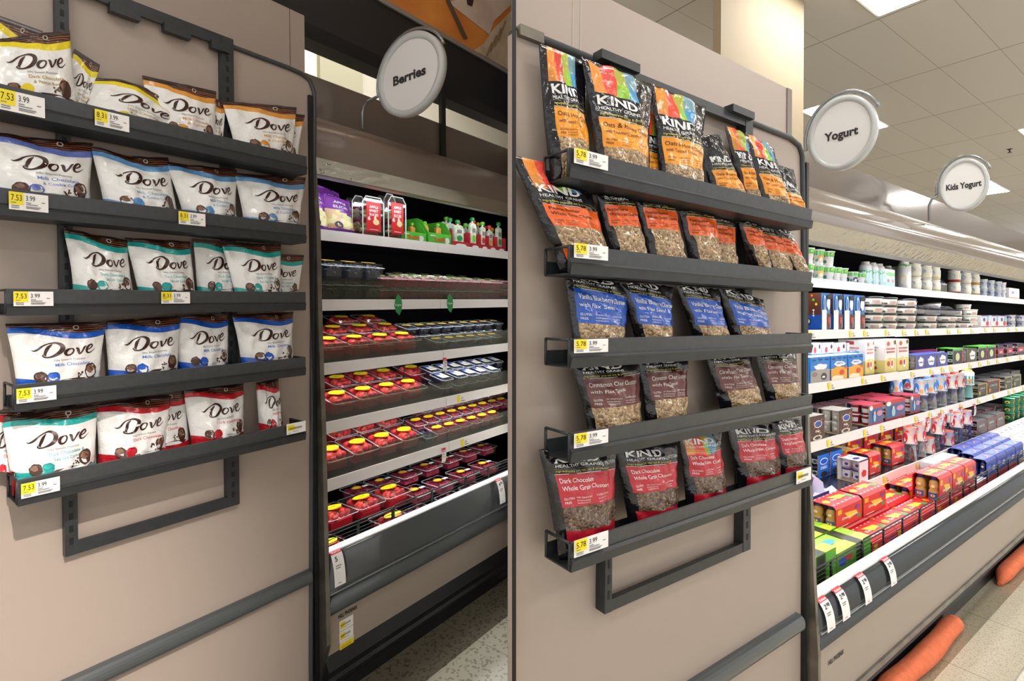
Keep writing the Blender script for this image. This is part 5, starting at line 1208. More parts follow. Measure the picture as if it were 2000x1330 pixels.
bottle(0,px2x(1766,ysA+.045),ysA+.045,.036,.178,CW,CW,'tall white bottle with pale yellow print in front of the tall pale ones','yogurt drink',None,(('ell',.1,.35,.5,.16,'pale_gold','efdca0'),('ell',0,.82,.7,.06,'tt_green','54b04a')),waist=False)
jm = (('ell',0,.5,.45,.18,'jar_blue','b6c6e6'),)
def jar(px, lay, i, foot, back=0, r=.040, where='near'):
    y = ysA+.012+r*1.1+back; key = ('jar', r, foot)
    if key not in RG:
        t = empty('yogurt_jar','R',(0,0,0)); m = M(); h = .088; m.lathe([(r*.82,0),(r*.95,h*.08),(r,h*.3),(r*.97,h*.72),(r*.86,h*.82),(r*.9,h*.86)], CRm, 18); m.build('jar', t)
        l = M(); l.lathe([(r*.95,h*.86),(r*.97,h*.9),(r*.97,h*.99),(r*.9,h)], mat('jar_lid','d9d6cf',.3), 18); l.build('lid', t)
        if foot: f = M(); f.lathe([(r*.84,0),(r*.975,h*.08),(r*1.01,h*.2)], mat(*foot), 18, cap=False); f.build('fruit_layer', t)
        g = M(); F_ = wrap(r,r,h,(0,0,0)); put_ell(g, F_, 0,.52,.45,.16, mat('jar_blue','b6c6e6',.4)); put_ell(g, F_, -1.5,.52,.45,.16, mat('jar_blue','b6c6e6',.4)); g.build('print', t); RG[key] = t
    else: t = copy_tree(RG[key])
    place(t,'R',(px2x(px,y,570),y,SHELF['R',0][1]+.0008+lay*.089),0); tag(t,'cream glass yogurt jar, top shelf, %s stack of the %s group, %s' % (oname(i),where,('below','above')[lay]),'yogurt jar','cream yogurt jars')
for i, (px, f) in enumerate(((1785,None),(1806,None),(1823,('peach_layer','d8c89a',.4)))):
    for lay in (0,1): jar(px, lay, i, f)
for i, (px, f) in enumerate(((1863,('cherry_layer','9a2a3a',.4)),(1884,None),(1901,('amber_layer','c88a3a',.4)))):
    for lay in (0,1): jar(px, lay, i, f, where='middle')
jr = .033
for i, px in enumerate((1918,1932,1946)):
    for lay in (0,1): cup(0,px,0,jr*.85,jr,.07,mat('cup_palegrey','c9cfd8',.35),foil,(('ell',0,.5,.5,.2,'jar_blue2','6f86c0'),),'small pale blue cup near the far end of the top shelf, %s stack, %s' % (oname(i),('below','above')[lay]),'small pale blue cups',lay*.071,x=px2x(px,ysA+.05,570))
for lay in (0,1): cup(0,1955,0,jr*.85,jr,.07,CW,mat('lid_purple','5a2f86',.35),(('ell',0,.5,.4,.2,'p_blue','3a4fa0'),),'purple lidded cup beside the white carton, top shelf, %s' % ('below','above')[lay],'purple lidded cups, top shelf',lay*.071,x=px2x(1955,ysA+.05,570))
pack(0,1971,1991,562,.09,'white carton with orange foot at the far end of the top shelf','yogurt carton',None,[('cup_white2','eceaf0',.4)],prints=[('f','rect',0,0,1,.16,'tt_amber','e8803a'),('f','ell',.35,.6,.13,.14,'p_blue','3a4fa0'),('t','rect',0,0,1,1,'lid_purple','5a2f86')],refpy=600)
# clear plastic organiser between the jars
def organiser(shelf, px0, px1, pyt, label, k=3, lift=0):
    ys, z, _ = SHELF['R',shelf]; z += lift; y = ys+.016; x0, x1 = px2x(px0,y,580), px2x(px1,y,580); h = zl('R',px0,pyt,y)-z; t = empty('clear_organiser','R',(x0,y,z+.001)); w = x1-x0
    for i in range(k+1):
        m = M(); xa = w*i/k; m.extrude([(0,0),(0,h*.45),(.07,h),(.11,h),(.11,0)], xa, xa+.002, CLR); m.build('divider', t)
    m = M(); m.box(0,w,-.002,0,0,h*.42,CLR); m.build('front_lip', t); tag(t, label, 'organiser')
organiser(0,1838,1849,530,'clear plastic divider rack between the two jar groups on the top shelf')
# --- second shelf
ysB, zB, _ = SHELF['R',1]
bm_side = [('s','rect',0,.42,1,.58,'mm_brown','5a2c1c'),('s','ell',.22,.72,.14,.12,'mm_red','d02a24'),('s','vtxt',.42,.72,"M&M'S",.16,'mm_cream','e4d8c8'),('s','ell',.68,.82,.05,.035,'mm_green','4aa83a'),('s','ell',.80,.70,.05,.035,'mm_yel','e8c02a'),('s','ell',.62,.93,.04,.03,'mm_orange','d8662a'),
     ('s','vtxt',.16,.22,'OREO',.13,'oreo_white','eef0f4'),('s','ell',.46,.24,.14,.095,'oreo_dark','1c1a22'),('s','ell',.46,.245,.09,.06,'oreo_cream','d9d4ce'),('s','vtxt',.74,.46,'4+4',.13,'oreo_white','eef0f4'),
     ('f','rect',0,.0,.52,.55,'oreo_white','eef0f4'),('f','rect',.52,0,.48,.45,'mm_brown','5a2c1c'),('f','ell',.3,.72,.14,.22,'oreo_white','eef0f4'),('f','ell',.3,.72,.10,.17,'box_blue','2a7cc8'),('f','blob',.7,.72,.18,.16,'oreo_white','eef0f4'),('f','ell',.72,.28,.1,.1,'mm_red','d02a24'),('f','vtxt',.9,.22,"M&M'S",.1,'mm_cream','e4d8c8'),('f','blob',.75,.9,.25,.07,'oreo_dark','1c1a22')]
for i, (a, c) in enumerate(((1604,1622),(1627,1645),(1648,1667),(1668,1689))):
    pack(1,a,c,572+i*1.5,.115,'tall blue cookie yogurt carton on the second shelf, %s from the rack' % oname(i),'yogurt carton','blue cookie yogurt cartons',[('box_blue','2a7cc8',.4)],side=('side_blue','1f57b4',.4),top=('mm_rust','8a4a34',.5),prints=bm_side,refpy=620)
def tub(px, n0, n1, r, back, i, where, pxref=640, lidc=('lid_black','141416',.35), bodyc=('tub_cream','dcd6c8',.35), cat_g='flat cream tubs with black lids'):
    y = ysB+.012+r+back; x = px2x(px,y,pxref); h = .047
    for k in range(n0, n1):
        key = ('tub', r, lidc[0], bodyc[0])
        if key not in RG:
            t = empty('yogurt_tub','R',(0,0,0)); m = M(); m.lathe([(r*.86,0),(r*.9,h*.1),(r*.97,h*.8)], mat(*bodyc), 22); m.build('tub', t); l = M(); l.lathe([(r,h*.80),(r*1.02,h*.84),(r*1.02,h*.97),(r*.95,h)], mat(*lidc), 22); l.build('lid', t)
            g = M(); F_ = wrap(r*.90,r*.965,h*.8,(0,0,0),.0008); put_text(g, F_, 'noosa', .35, .2, .5, mat('noosa_ink','17171a'), .03, width=.62); put_rect(g, F_, -1.0,-.25,.25,.7,mat('tub_pink','c9a49c',.4),4); put_text(g, F_, 'noosa', -1.5,.2,.5,mat('noosa_ink','17171a'), .03, width=.6); g.build('print', t); RG[key] = t
        else: t = copy_tree(RG[key])
        place(t,'R',(x,y,zB+.0008+k*(h+.0006)),.1*((k*7+i*3)%5-2)); tag(t, 'flat cream yogurt tub on the second shelf, %s %s stack, %s from the bottom' % (oname(i), where, oname(k)),'yogurt tub',cat_g)
for i, px in enumerate((1700,1728,1766)): tub(px,0,4,.062,0,i,'front')
for i, px in enumerate((1704,1736,1770)): tub(px,0,4,.062,.135,i,'rear')
tub(1808,0,2,.062,0,3,'front'); tub(1846,0,2,.062,0,4,'front'); tub(1820,0,4,.055,.13,3,'rear'); tub(1874,0,1,.06,0,5,'front'); tub(1862,0,3,.055,.13,4,'rear'); tub(1880,0,4,.055,.13,5,'rear',lidc=('lid_cream','d9d2c4',.35)); tub(1894,0,3,.047,.0,6,'front',lidc=('lid_cream','d9d2c4',.35))
organiser(1,1792,1832,594,'clear plastic divider rack over the low tub stacks, left one on the second shelf',3,.098)
organiser(1,1838,1876,596,'clear plastic divider rack over the low tub stacks, right one on the second shelf',3,.098)
for i, (a, c) in enumerate(((1916,1933),(1936,1951),(1951,1966))):
    pack(1,a,c,616,.085,'white and purple yogurt carton with red fruit on the second shelf, %s of three' % oname(i),'yogurt carton','white and purple cartons, second shelf',[('cup_white2','eceaf0',.4)],top=('lid_purple','5a2f86',.35),prints=[('f','rect',0,.93,1,.07,'lid_purple','5a2f86'),('f','rect',0,0,1,.12,'cherry_layer','9a2a3a'),('f','ell',.35,.66,.13,.16,'p_blue','3a4fa0'),('f','rect',.7,.55,.2,.4,'sky_tab','8fcbe8'),('f','blob',.72,.34,.16,.18,'fruit_red','d8303a')],refpy=640)
for i in range(2):
    for lay in (0,1): cup(1,1974+i*20,0,.032,.037,.055,CW,mat('lid_purple','5a2f86',.35),(('ell',0,.5,.5,.2,'p_blue','3a4fa0'),),'purple lidded cup at the far end of the second shelf, %s stack, %s' % (oname(i),('below','above')[lay]),'purple lidded cups, second shelf',lay*.0555,x=px2x(1974+i*20,ysB+.05,640))
# --- third shelf
ysC, zC, _ = SHELF['R',2]
mbp = [(f,*r) for f, r in [('f',('ell',.35,.78,.13,.10,'mk_red','cc2a34')),('f',('txt',.5,.42,'MIXED',.11,'mk_red','cc2a34',.6)),('f',('txt',.5,.28,'BERRY',.11,'mk_red','cc2a34',.6)),('s',('rect',.32,.72,.26,.2,'mk_red','cc2a34')),('s',('txt',.45,.44,'MIXED',.10,'mk_red','cc2a34',.6)),('s',('txt',.45,.32,'BERRY',.10,'mk_red','cc2a34',.6)),('f',('ell',.8,.88,.08,.07,'bottle_dark','3a1c2a'))]]
for i, (a, c) in enumerate(((1585,1604),(1606,1628),(1630,1652),(1655,1680))):
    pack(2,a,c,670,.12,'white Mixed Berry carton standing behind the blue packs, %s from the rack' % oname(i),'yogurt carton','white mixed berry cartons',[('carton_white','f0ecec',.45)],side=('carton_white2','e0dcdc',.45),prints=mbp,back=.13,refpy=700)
kp = [('f','rect',0,.0,1,.42,'k_gold','f0a81e'),('f','blob',.5,.42,.5,.14,'k_gold','f0a81e'),('f','blob',.52,.68,.34,.10,'k_white','f2f4f8'),('f','txt',.52,.66,'SIMPLE',.09,'kid_blue','1f7fd6',.4),('f','blob',.35,.10,.38,.11,'k_cream','efe6cc'),('f','ell',.66,.32,.14,.11,'k_red','dc3a34'),('f','rect',.08,.85,.16,.06,'k_navy','143f86'),('f','rect',.42,.87,.16,.06,'k_navy','143f86'),('f','rect',.76,.87,.16,.06,'k_navy','143f86'),('f','ell',.9,.5,.07,.06,'k_orange','e8582a')]
kg = [('f','rect',0,.0,1,.42,'k_grey','a9a09a'),('f','blob',.5,.42,.5,.12,'k_grey','a9a09a'),('f','blob',.5,.62,.34,.11,'k_white','f2f4f8'),('f','ell',.68,.24,.15,.14,'k_dark','3c3432'),('f','ell',.66,.22,.08,.04,'k_white','f2f4f8'),('f','ell',.2,.34,.14,.09,'k_grey2','8a807c'),('f','rect',.08,.85,.16,.06,'k_navy','143f86'),('f','rect',.42,.87,.16,.06,'k_navy','143f86'),('f','rect',.76,.87,.16,.06,'k_navy','143f86')]
for i, (a, c) in enumerate(((1583,1621),(1623,1655),(1657,1686))):
    pack(2,a,c,700,.075,['blue yogurt tube pack with a grey print, nearest the rack on the third shelf','blue and gold yogurt pack in the middle of the three on the third shelf','blue and gold yogurt pack, farthest from the rack of the three on the third shelf'][i],'yogurt pack','blue drink packs on the third shelf',[('kid_blue','1f7fd6',.4)],top=('kid_top','cfe0f0',.4),prints=kg if i == 0 else kp,refpy=735,h=.125)
    pack(2,a+3,c+1,700,.04,'blue yogurt pack in the row right behind the front three, %s from the rack' % oname(i),'yogurt pack','second row of blue packs',[('kid_blue','1f7fd6',.4)],top=('kid_top','cfe0f0',.4),refpy=735,h=.128,back=.083)
sbp = [('f','rect',0,0,1,.36,'sb_yellow','e8d67a'),('f','blob',.5,.36,.5,.08,'sb_yellow','e8d67a'),('f','ell',.3,.88,.12,.07,'mk_red2','dc5a3a'),('f','txt',.5,.70,'STRAWBERRY',.07,'mk_red','cc2a34',.8),('f','txt',.5,.60,'BANANA',.08,'mk_red','cc2a34',.7),('f','ell',.3,.27,.12,.08,'fruit_red','d8303a'),('f','ell',.58,.26,.14,.15,'k_white','f2f4f8'),('f','ell',.58,.28,.08,.09,'mk_red','cc2a34'),('f','ell',.85,.92,.07,.07,'bottle_dark2','7a5a1c'),
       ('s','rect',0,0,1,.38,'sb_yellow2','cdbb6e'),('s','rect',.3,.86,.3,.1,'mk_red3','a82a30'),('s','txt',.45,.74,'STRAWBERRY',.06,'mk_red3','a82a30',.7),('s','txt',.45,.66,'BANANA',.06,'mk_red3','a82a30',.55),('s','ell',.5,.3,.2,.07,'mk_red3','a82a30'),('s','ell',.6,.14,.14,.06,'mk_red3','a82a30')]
for i, (a, c) in enumerate(((1690,1708),(1728,1751),(1752,1775))):
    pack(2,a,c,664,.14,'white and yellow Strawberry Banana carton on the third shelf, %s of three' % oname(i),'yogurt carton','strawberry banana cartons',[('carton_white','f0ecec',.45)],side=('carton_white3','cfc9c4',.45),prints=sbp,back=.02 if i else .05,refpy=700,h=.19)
def sleeve(shelf, lst, h, d, colr, cups, nm, group, prints=(), back=0, refpy=700, zoff=0, cat='yogurt pack', top=None, start=0, hs=None):
    for i, (a, c) in enumerate(lst):
        pack(shelf,a,c,0,d,nm % oname(i+start),cat,group,[colr],top=top,prints=prints,cups=cups,back=back,refpy=refpy,h=h,zoff=zoff)
npr = [('f','blob',.5,.5,.30,.34,'k_white','f2f4f8'),('f','txt',.5,.42,'noosa',.2,'noosa_ink','17171a',.4)]
sleeve(2,((1790,1807),(1808,1829),(1831,1851)),.088,.10,('noosa_blue','3f4fa8',.4),(.035,('cup_cream','e4dcd4',.35),('lid_cream2','d0c8c2',.35),2),'violet blue sleeve of yogurt tubs on the third shelf, %s of its row','violet blue sleeves',npr,refpy=705,top=('noosa_top','5a68c0',.4))
sleeve(2,((1795,1812),(1814,1832),(1834,1852)),.088,.10,('noosa_pink','a8447a',.4),(.035,('cup_cream','e4dcd4',.35),('lid_cream2','d0c8c2',.35),2),'pinkish sleeve of tubs in the row behind the violet ones, %s of its row','pink rear sleeves',(),back=.115,refpy=705)
gpr = [('f','rect',0,.86,1,.14,'g_green','5cc43c'),('f','ell',.45,.45,.22,.26,'g_cream','d8dc9a'),('f','rect',.88,.05,.12,.8,'g_red','b8323c')]
sleeve(2,((1862,1880),(1912,1927),(1929,1945)),.110,.095,('g_navy','222c50',.4),(.035,('cup_navy','1f2844',.35),('lid_green','4aa83a',.35),2),'navy sleeve with bright green top on the third shelf, %s of three','navy sleeves with green tops',gpr,refpy=700,top=('g_green','5cc43c',.4))
pack(2,1890,1908,0,.09,'open sleeve of cream tubs with a white tag among the navy sleeves','yogurt pack',None,[('g_olive','4c5238',.4)],cups=(.034,('cup_cream','e4dcd4',.35),('lid_cream2','d0c8c2',.35),2),prints=npr,refpy=700,h=.10)
mpr = [('f','rect',0,.3,1,.4,'mg_pink','c8325a'),('f','txt',.5,.42,'Light',.2,'k_white','f2f4f8',.5)]
sleeve(2,((1950,1960),(1968,1978),(1988,2000)),.105,.095,('mg_navy','2a2440',.4),(.034,('cup_navy','1f2844',.35),('lid_magenta','c8325a',.35),2),'dark sleeve of magenta lidded cups, far end of third shelf, %s of three','dark magenta sleeves',mpr,refpy=690)
# --- fourth shelf
ysD, zD, _ = SHELF['R',3]
cpr = [('f','ell',.55,.66,.27,.15,'k_white','f2f4f8'),('f','ell',.55,.66,.23,.12,'c_blue','1f4fb0'),('f','ell',.5,.12,.32,.11,'c_cream','d8d0c4'),('f','ell',.5,.12,.2,.06,'c_dark','3a302c'),('f','txt',.5,.35,'Flip',.12,'k_white','f2f4f8',.3)]+[('f','ell',.1+.8*((k*37)%17)/17,.2+.7*((k*53)%19)/19,.035,.02,('mm_orange','mm_yel','mm_red')[k%3],('d8662a','e8c02a','d02a24')[k%3]) for k in range(16)]
for i, (a, c) in enumerate(((1582,1611),(1638,1665))):
    pack(3,a,c,0,.10,['brown flip yogurt sleeve with a blue oval, nearest the rack on the fourth shelf','brown flip yogurt sleeve with open end showing tubs, fourth shelf'][i],'yogurt pack','brown flip sleeves',[('flip_brown','4a2c22',.4)],cups=(.04,('cup_cream','e4dcd4',.35),('lid_white','e9e6e0',.35),2),prints=cpr,refpy=820,h=.118,top=('flip_top','b0a8a0',.4))
rpr = [('f','rect',0,.82,1,.18,'r_red','c8242c'),('f','rect',0,0,1,.12,'r_red2','a81c28'),('f','ell',.12,.86,.12,.12,'k_white','f2f4f8'),('f','ell',.72,.55,.2,.14,'r_pink','d88ab0'),('f','txt',.72,.22,'yogurt',.1,'r_red','c8242c',.34),('f','ell',.35,.4,.1,.22,'r_ice','9ccbe0'),('f','ell',.35,.62,.06,.08,'r_skin','e8c8b0')]
rc = (.036,('cup_redblue','b8303c',.35),('lid_white','e9e6e0',.35),2)
for i, (a, c) in enumerate(((1698,1725),(1731,1768),(1779,1797))):
    pack(3,a,c,0,.115,'red and blue yogurt sleeve with plain printed front on the fourth shelf, %s of three' % oname(i),'yogurt pack','red and blue sleeves',[('r_blue','2f5a9a',.4)],cups=rc,prints=rpr,refpy=815,h=.112,back=.008*i,top=('r_top','c8485a',.4))
sleeve(3,((1600,1622),(1626,1650),(1655,1680)),.108,.10,('flip_brown2','53322a',.4),(.04,('cup_cream','e4dcd4',.35),('lid_white','e9e6e0',.35),2),'dark sleeve in the second row of the fourth shelf, %s behind the brown ones','second row sleeves, fourth shelf',(),back=.115,refpy=810,top=('dusk_top','6a4a52',.4))
sleeve(3,((1686,1710),(1714,1738)),.108,.10,('r_red2','a81c28',.4),rc,'red sleeve in the second row of the fourth shelf, %s of two','second row red sleeves',(),back=.125,refpy=810,top=('r_top','c8485a',.4))
def tall_cup(px, back, lidc, mk, i, row, lay=1, h=.098, r=.037, grp='tall yogurt cups', shelf=3, refpy=760, below=True, labf=None):
    ys = SHELF['R',shelf][0]; y = ys+.012+r*1.1+back; x = px2x(px,y,refpy)
    lid = mat(*lidc); z1 = (h+.002)*lay
    labf = labf or 'tall white cup with %s lid on the fourth shelf, %s of the %s'
    lc = 'blue' if 'blue' in lidc[0] else 'orange red'
    cup(shelf,0,back,r*1.05,r*.86,h,CW,lid,mk,labf % (lc, oname(i), row),grp,z1,x=x)
    if below and lay: cup(shelf,0,back,r*1.05,r*.86,h,CLR,None,None,('clear base cup under the ' + labf.replace('tall white cup with ','').replace(' lid','-lidded cup').replace('on the fourth shelf','fourth shelf').replace('on the fifth shelf','fifth shelf')) % (lc, oname(i), row),grp+', bases',0,x=x,cat='clear cup',name='clear_cup')
bl, orr = ('lid_blue','1f6ad8',.25), ('lid_orange_red','dc4a2a',.25)
ymk = (('ell',.1,.5,.6,.30,'y_blue','3a86d8'),('ell',.3,.30,.45,.20,'y_red','d83a34'),('ell',-.1,.72,.2,.1,'y_star','2a6ad0'))
ymp = (('ell',-.3,.4,.45,.35,'y_blue','3a86d8'),('ell',.4,.25,.3,.15,'y_peach','f0a05a'))
rmk = (('ell',-.3,.35,.4,.32,'y_redc','cf2430'),('ell',.4,.3,.2,.2,'y_pale','f0d8b8'),('ell',0,.75,.3,.07,'y_redc','cf2430'))
for i, (px, lc, mk) in enumerate(((1748,bl,ymp),(1772,bl,ymk),(1796,bl,ymp),(1814,bl,ymp),(1834,bl,ymp),(1855,orr,rmk),(1870,orr,rmk))):
    tall_cup(px,0 if i > 1 else .13,lc,mk,i,'front row')
for i, px in enumerate((1804,1824,1842,1860)): tall_cup(px,.09,orr,rmk,i,'second row')
for i, px in enumerate((1800,1818,1836,1853)): tall_cup(px,.18,orr,rmk,i,'third row')
ysq = SHELF['R',3][0]
bottle(3,px2x(1889,ysq+.06,760),ysq+.06,.042,.115,mat('teal_wrap','e8ecec',.3),mat('cap_amber','e8a81e',.35),'white and teal bottle with amber cap standing above clear cups on the fourth shelf','yogurt bottle',None,(('band',0,.12,0,.5,'teal_band','2a9a9a'),('ell',.5,.3,.4,.15,'y_peach','f0a05a')),waist=False,z=SHELF['R',3][1]+.092)
cup(3,0,.014,.040,.036,.090,mat('teal_clear','8ac4c4',.3),None,None,'pale teal cup under the amber capped bottle on the fourth shelf',None,0,x=px2x(1889,ysq+.06,760))
def oik(shelf, lst, h, edge, ec, nm, grp, back=0, refpy=750, zoff=0):
    pr = [('f','rect',0,.93,1,.07,edge,ec),('f','rect',.90,0,.10,1,edge,ec),('f','txt',.45,.55,'OIKOS',.2,'oik_grey','b8b8b4',.6),('f','rect',.2,.38,.5,.05,'grey_ink','77767a'),('f','ell',.12,.3,.1,.16,edge,ec)]
    sleeve(shelf,lst,h,.10,('oik_black','1d1c1f',.35),(.034,('cup_black','1d1d20',.35),(edge,ec,.4),2),nm,grp,pr,back,refpy,zoff,top=('oik_top','4c4a4a',.4))
oik(3,((1911,1928),),.098,'oik_gold','c8a83a','black yogurt sleeve with gold edge on the fourth shelf, %s of its kind',None)
oik(3,((1930,1953),),.105,'oik_orange','d8643a','black yogurt sleeve with orange edge on the fourth shelf, %s of its kind',None)
oik(3,((1963,1977),(1980,1994)),.105,'oik_sage','a8b07a','black yogurt sleeve with sage edge, far end of fourth shelf, %s of two','sage edged sleeves')
oik(3,((1915,1932),(1935,1952),(1956,1972),(1976,1992)),.10,'oik_dark','5a544c','black sleeve, second row at the far end of fourth shelf, %s of four','dark second row sleeves',back=.115)
# --- fifth shelf
ysE, zE, _ = SHELF['R',4]
def tray_snack():
    y = ysE+.01; x0, x1 = px2x(1587,y,950), px2x(1640,y,930); t = empty('display_carton','R',(x0,y,zE+.001)); m = M(); wb = mat('board_white','e9e4ea',.5); nb = mat('board_navy','2a3f8a',.45); w = x1-x0
    m.extrude([(0,0),(0,.03),(.002,.03),(.002,0)],0,w*.6,nb); m.box(0,w,0,.14,0,.002,wb); m.poly([(w*.6,0,.002),(w,0.0,.002),(w*.95,.03,.03),(w*.62,.02,.03)],wb); m.poly([(w*.62,.02,.0),(w*.64,.14,.0),(w*.64,.14,.12),(w*.62,.03,.06)],wb); m.build('carton', t); tag(t,'opened white and navy cardboard tray on the fifth shelf beside the steel post','carton tray')
    for i, (u, c, nc) in enumerate(((.14,'pk_pink','e8a0a8'),(.40,'pk_lilac','a88ad8'))):
        q = empty('snack_bag','R',(x0+w*u, y+.05+.02*i, zE+.004),.2,Matrix.Rotation(-.25,4,'X')); m = M(); us, vs = lsp(0,1,10), lsp(0,1,12); bb = film('f_'+c,nc); bw = .12; bh = .15
        F = lambda u_, v_, fr=True: Vector(((u_-.5)*bw,(-1 if fr else .6)*.022*max(0,sin(pi*u_))**.6*(1-v_)**.4,bh*v_)); bn = film('f_blueb','3a5ad0')
        m = bag_mesh(F, us, vs, lambda a_, b__: bn if (b__ > .78 or b__ < .1) else bb, (0,0,0), bn); G = lambda a_, b__: F(a_, b__)+Vector((0,-.002,0)); put_ell(m,G,.6,.6,.2,.1,mat('f_or','e8603a',.4)); put_ell(m,G,.4,.35,.16,.1,mat('f_red','c83a5a',.4)); put_ell(m,G,.6,.3,.1,.08,mat('f_vio','6a4ab0',.4)); m.build('pouch', q)
        tag(q, ['pink and blue snack pouch leaning in the opened tray by the steel post','lilac and blue snack pouch leaning in the opened tray, farther one'][i],'snack pouch')
tray_snack()
opr = [('f','ell',.5,.70,.36,.14,'k_white','f2f4f8'),('f','ell',.5,.70,.31,.11,'c_blue','1f4fb0'),('f','txt',.5,.38,'OREO',.16,'k_white','f2f4f8',.6),('f','ell',.5,.16,.3,.12,'c_dark','3a302c')]
pack(4,1622,1645,0,.10,'blue cookie flip sleeve behind the purple two-cup pack','yogurt pack',None,[('f_oreo','2368c8',.4)],cups=(.038,('cup_dark','2a2a30',.35),('lid_smoke','4c5058',.35),2),prints=opr,refpy=930,h=.125,back=.155,top=('oreo_top','3a4048',.4))
pack(4,1598,1620,0,.10,'blue cookie flip sleeve half hidden behind the opened tray','yogurt pack',None,[('f_oreo','2368c8',.4)],cups=(.038,('cup_dark','2a2a30',.35),('lid_smoke','4c5058',.35),2),prints=opr,refpy=930,h=.125,back=.155,top=('oreo_top','3a4048',.4))
pack(4,1652,1670,0,.09,'golden flip sleeve in the second row of the fifth shelf','yogurt pack',None,[('f_gold','e0a83a',.4)],refpy=930,h=.105,back=.15,prints=[('t','ell',.3,.5,.2,.3,'f_goldlid','cfc0a0'),('t','ell',.75,.5,.2,.3,'f_goldlid','cfc0a0')])
pack(4,1678,1696,0,.105,'purple and white two-cup pack turned with its open end forward, fifth shelf','yogurt pack',None,[('cup_white2','eceaf0',.4)],cups=(.045,('cup_white','e8e6e8',.4),('lid_purple','5a2f86',.35),2),prints=[('f','rect',0,.93,1,.07,'lid_purple','5a2f86'),('t','ell',.4,.3,.3,.12,'lid_purple','5a2f86'),('t','rect',.1,.8,.8,.15,'fruit_red','d8303a'),('t','rect',.3,.5,.4,.15,'sky_tab','8fcbe8'),('f','blob',.5,.4,.25,.15,'fruit_red','d8303a')],refpy=930,h=.118)
DRED = ('dan_red','d8232a',.35)
def dprint(face='f'):
    return [(face,'tri',.30,.30,.5,.40,'dan_yellow','f4cf2e'),(face,'txt',.52,.40,'Danimals',.16,'dan_white','f6f0e6',.62),(face,'rect',.04,.72,.16,.24,'dan_flag','f0b41c'),(face,'blob',.82,.76,.10,.12,'dan_violet','7a3f8a'),(face,'blob',.86,.30,.08,.12,'dan_green','4a9a4a'),(face,'rect',.1,.08,.35,.04,'dan_white','f6f0e6')]
def dtop():
    return [('t','tri',.35,.30,.45,.45,'dan_yellow','f4cf2e'),('t','txt',.55,.40,'Danimals',.2,'dan_white','f6f0e6',.5),('t','blob',.14,.5,.10,.18,'dan_flag','f0b41c'),('t','blob',.88,.35,.08,.2,'dan_green','4a9a4a')]+[('t','rect',.06+.155*k,.90,.05,.07,'dan_white','f6f0e6') for k in range(6)]+[('t','rect',.06+.155*k,.04,.05,.07,'dan_white','f6f0e6') for k in range(6)]
def dpack(x0, y, z, w, d, h, label, group, cols=DRED, capc=('dan_cap','23306a',.35), bod=('dan_bottle','b98a4a',.35), nb=2, pr=None, tp=None):
    t = empty('drink_pack','R',(x0,y,z+.0008)); m = M(); fm = mat(*cols); th = .0018; e = .012
    m.extrude([(0,0),(0,h-e),(e,h),(d-e,h),(d,h-e),(d,0),(d-th,0),(d-th,h-e-.001),(d-e,h-th),(e,h-th),(th,h-e-.001),(th,0)], 0, w, fm); m.box(0,w,0,d,0,th,fm); m.build('sleeve', t)
    r = d/nb/2*.9; nx = max(1, int(w/(2*r)))
    for j in range(nb):
        for i in range(nx):
            c = M(); cc = (r*1.03+i*(w-2*r*1.06)/max(1,nx-1), d*(j+.5)/nb, th); hh = h-.006; bm = mat(*bod)
            c.lathe([(r*.8,0),(r*.95,hh*.05),(r*.95,hh*.34),(r*.72,hh*.44),(r*.92,hh*.58),(r*.8,hh*.76),(r*.5,hh*.84),(r*.5,hh*.88)], bm, 12, cc); c.lathe([(r*.66,hh*.86),(r*.66,hh*.98),(r*.5,hh)], mat(*capc), 12, cc)
            if i == 0: F_ = wrap(r*.95,r*.95,hh,cc,.0008); put_rect(c,F_,-pi/2-.8,-pi/2+.8,.07,.32,mat(*(('dan_wrap','5a4a9a',.4) if j else ('dan_wrapb','2a4f9a',.4))),4); G_ = wrap(r*.95,r*.95,hh,cc,.0014); put_ell(c,G_,-pi/2,.2,.4,.06,mat('dan_flag','f0b41c',.4),8); put_ell(c,wrap(r*.92,r*.92,hh,cc,.0008),-pi/2,.60,.35,.07,mat('dan_face','e8c49a',.4),8)
            c.build('bottle', t)
    g = M(); fc = {'f': ((0,-.0004,0),(w,0,0),(0,0,h-e)), 't': ((0,e,h+.0004),(w,0,0),(0,d-2*e,0))}
    for k, p_ in enumerate((dprint() if pr is None else pr)+(dtop() if tp is None else tp)):
        f, kind, u, v, a, b_, cn, cc = p_[:8]; F_ = plane(*fc[f], .0003+.0002*(k%7)); mm = mat(cn, cc, .4)
        if kind == 'rect': put_rect(g,F_,u,u+a,v,v+b_,mm)
        elif kind == 'txt': put_text(g,F_,a,u,v,b_,mm,.03,width=p_[8],slant=.15)
        elif kind == 'tri': put_poly(g,F_,[(u,v+b_),(u+a*.4,v),(u+a,v+b_*.35),(u+a*.95,v+b_*.8)],mm)
        else: put_ell(g,F_,u,v,a,b_,mm,12,.35,k)
    g.build('print', t); tag(t,label,'drink pack',group)
DR4 = [(1698,1720,.075,'near'),(1742,1766,.10,'middle')]
for i, (a, c, bk, _) in enumerate(DR4):
    y = ysE+.02+bk*.3; x0 = px2x(a,y,900); dpack(x0,y,zE,px2x(c,y,900)-x0,.115,.112,'red drinkable yogurt pack standing at the front of the fifth shelf, %s one' % ('nearer','farther')[i],'red packs at the front of the fifth shelf')
for i, (a, c) in enumerate(((1655,1682),(1688,1715),(1720,1744),(1748,1772))):
    y = ysE+.27; x0 = px2x(a,y,860); dpack(x0,y,zE,px2x(c,y,860)-x0-.002,.115,.115,'red drinkable yogurt pack in the rear row of the fifth shelf, %s of four' % oname(i),'rear red packs of the fifth shelf')
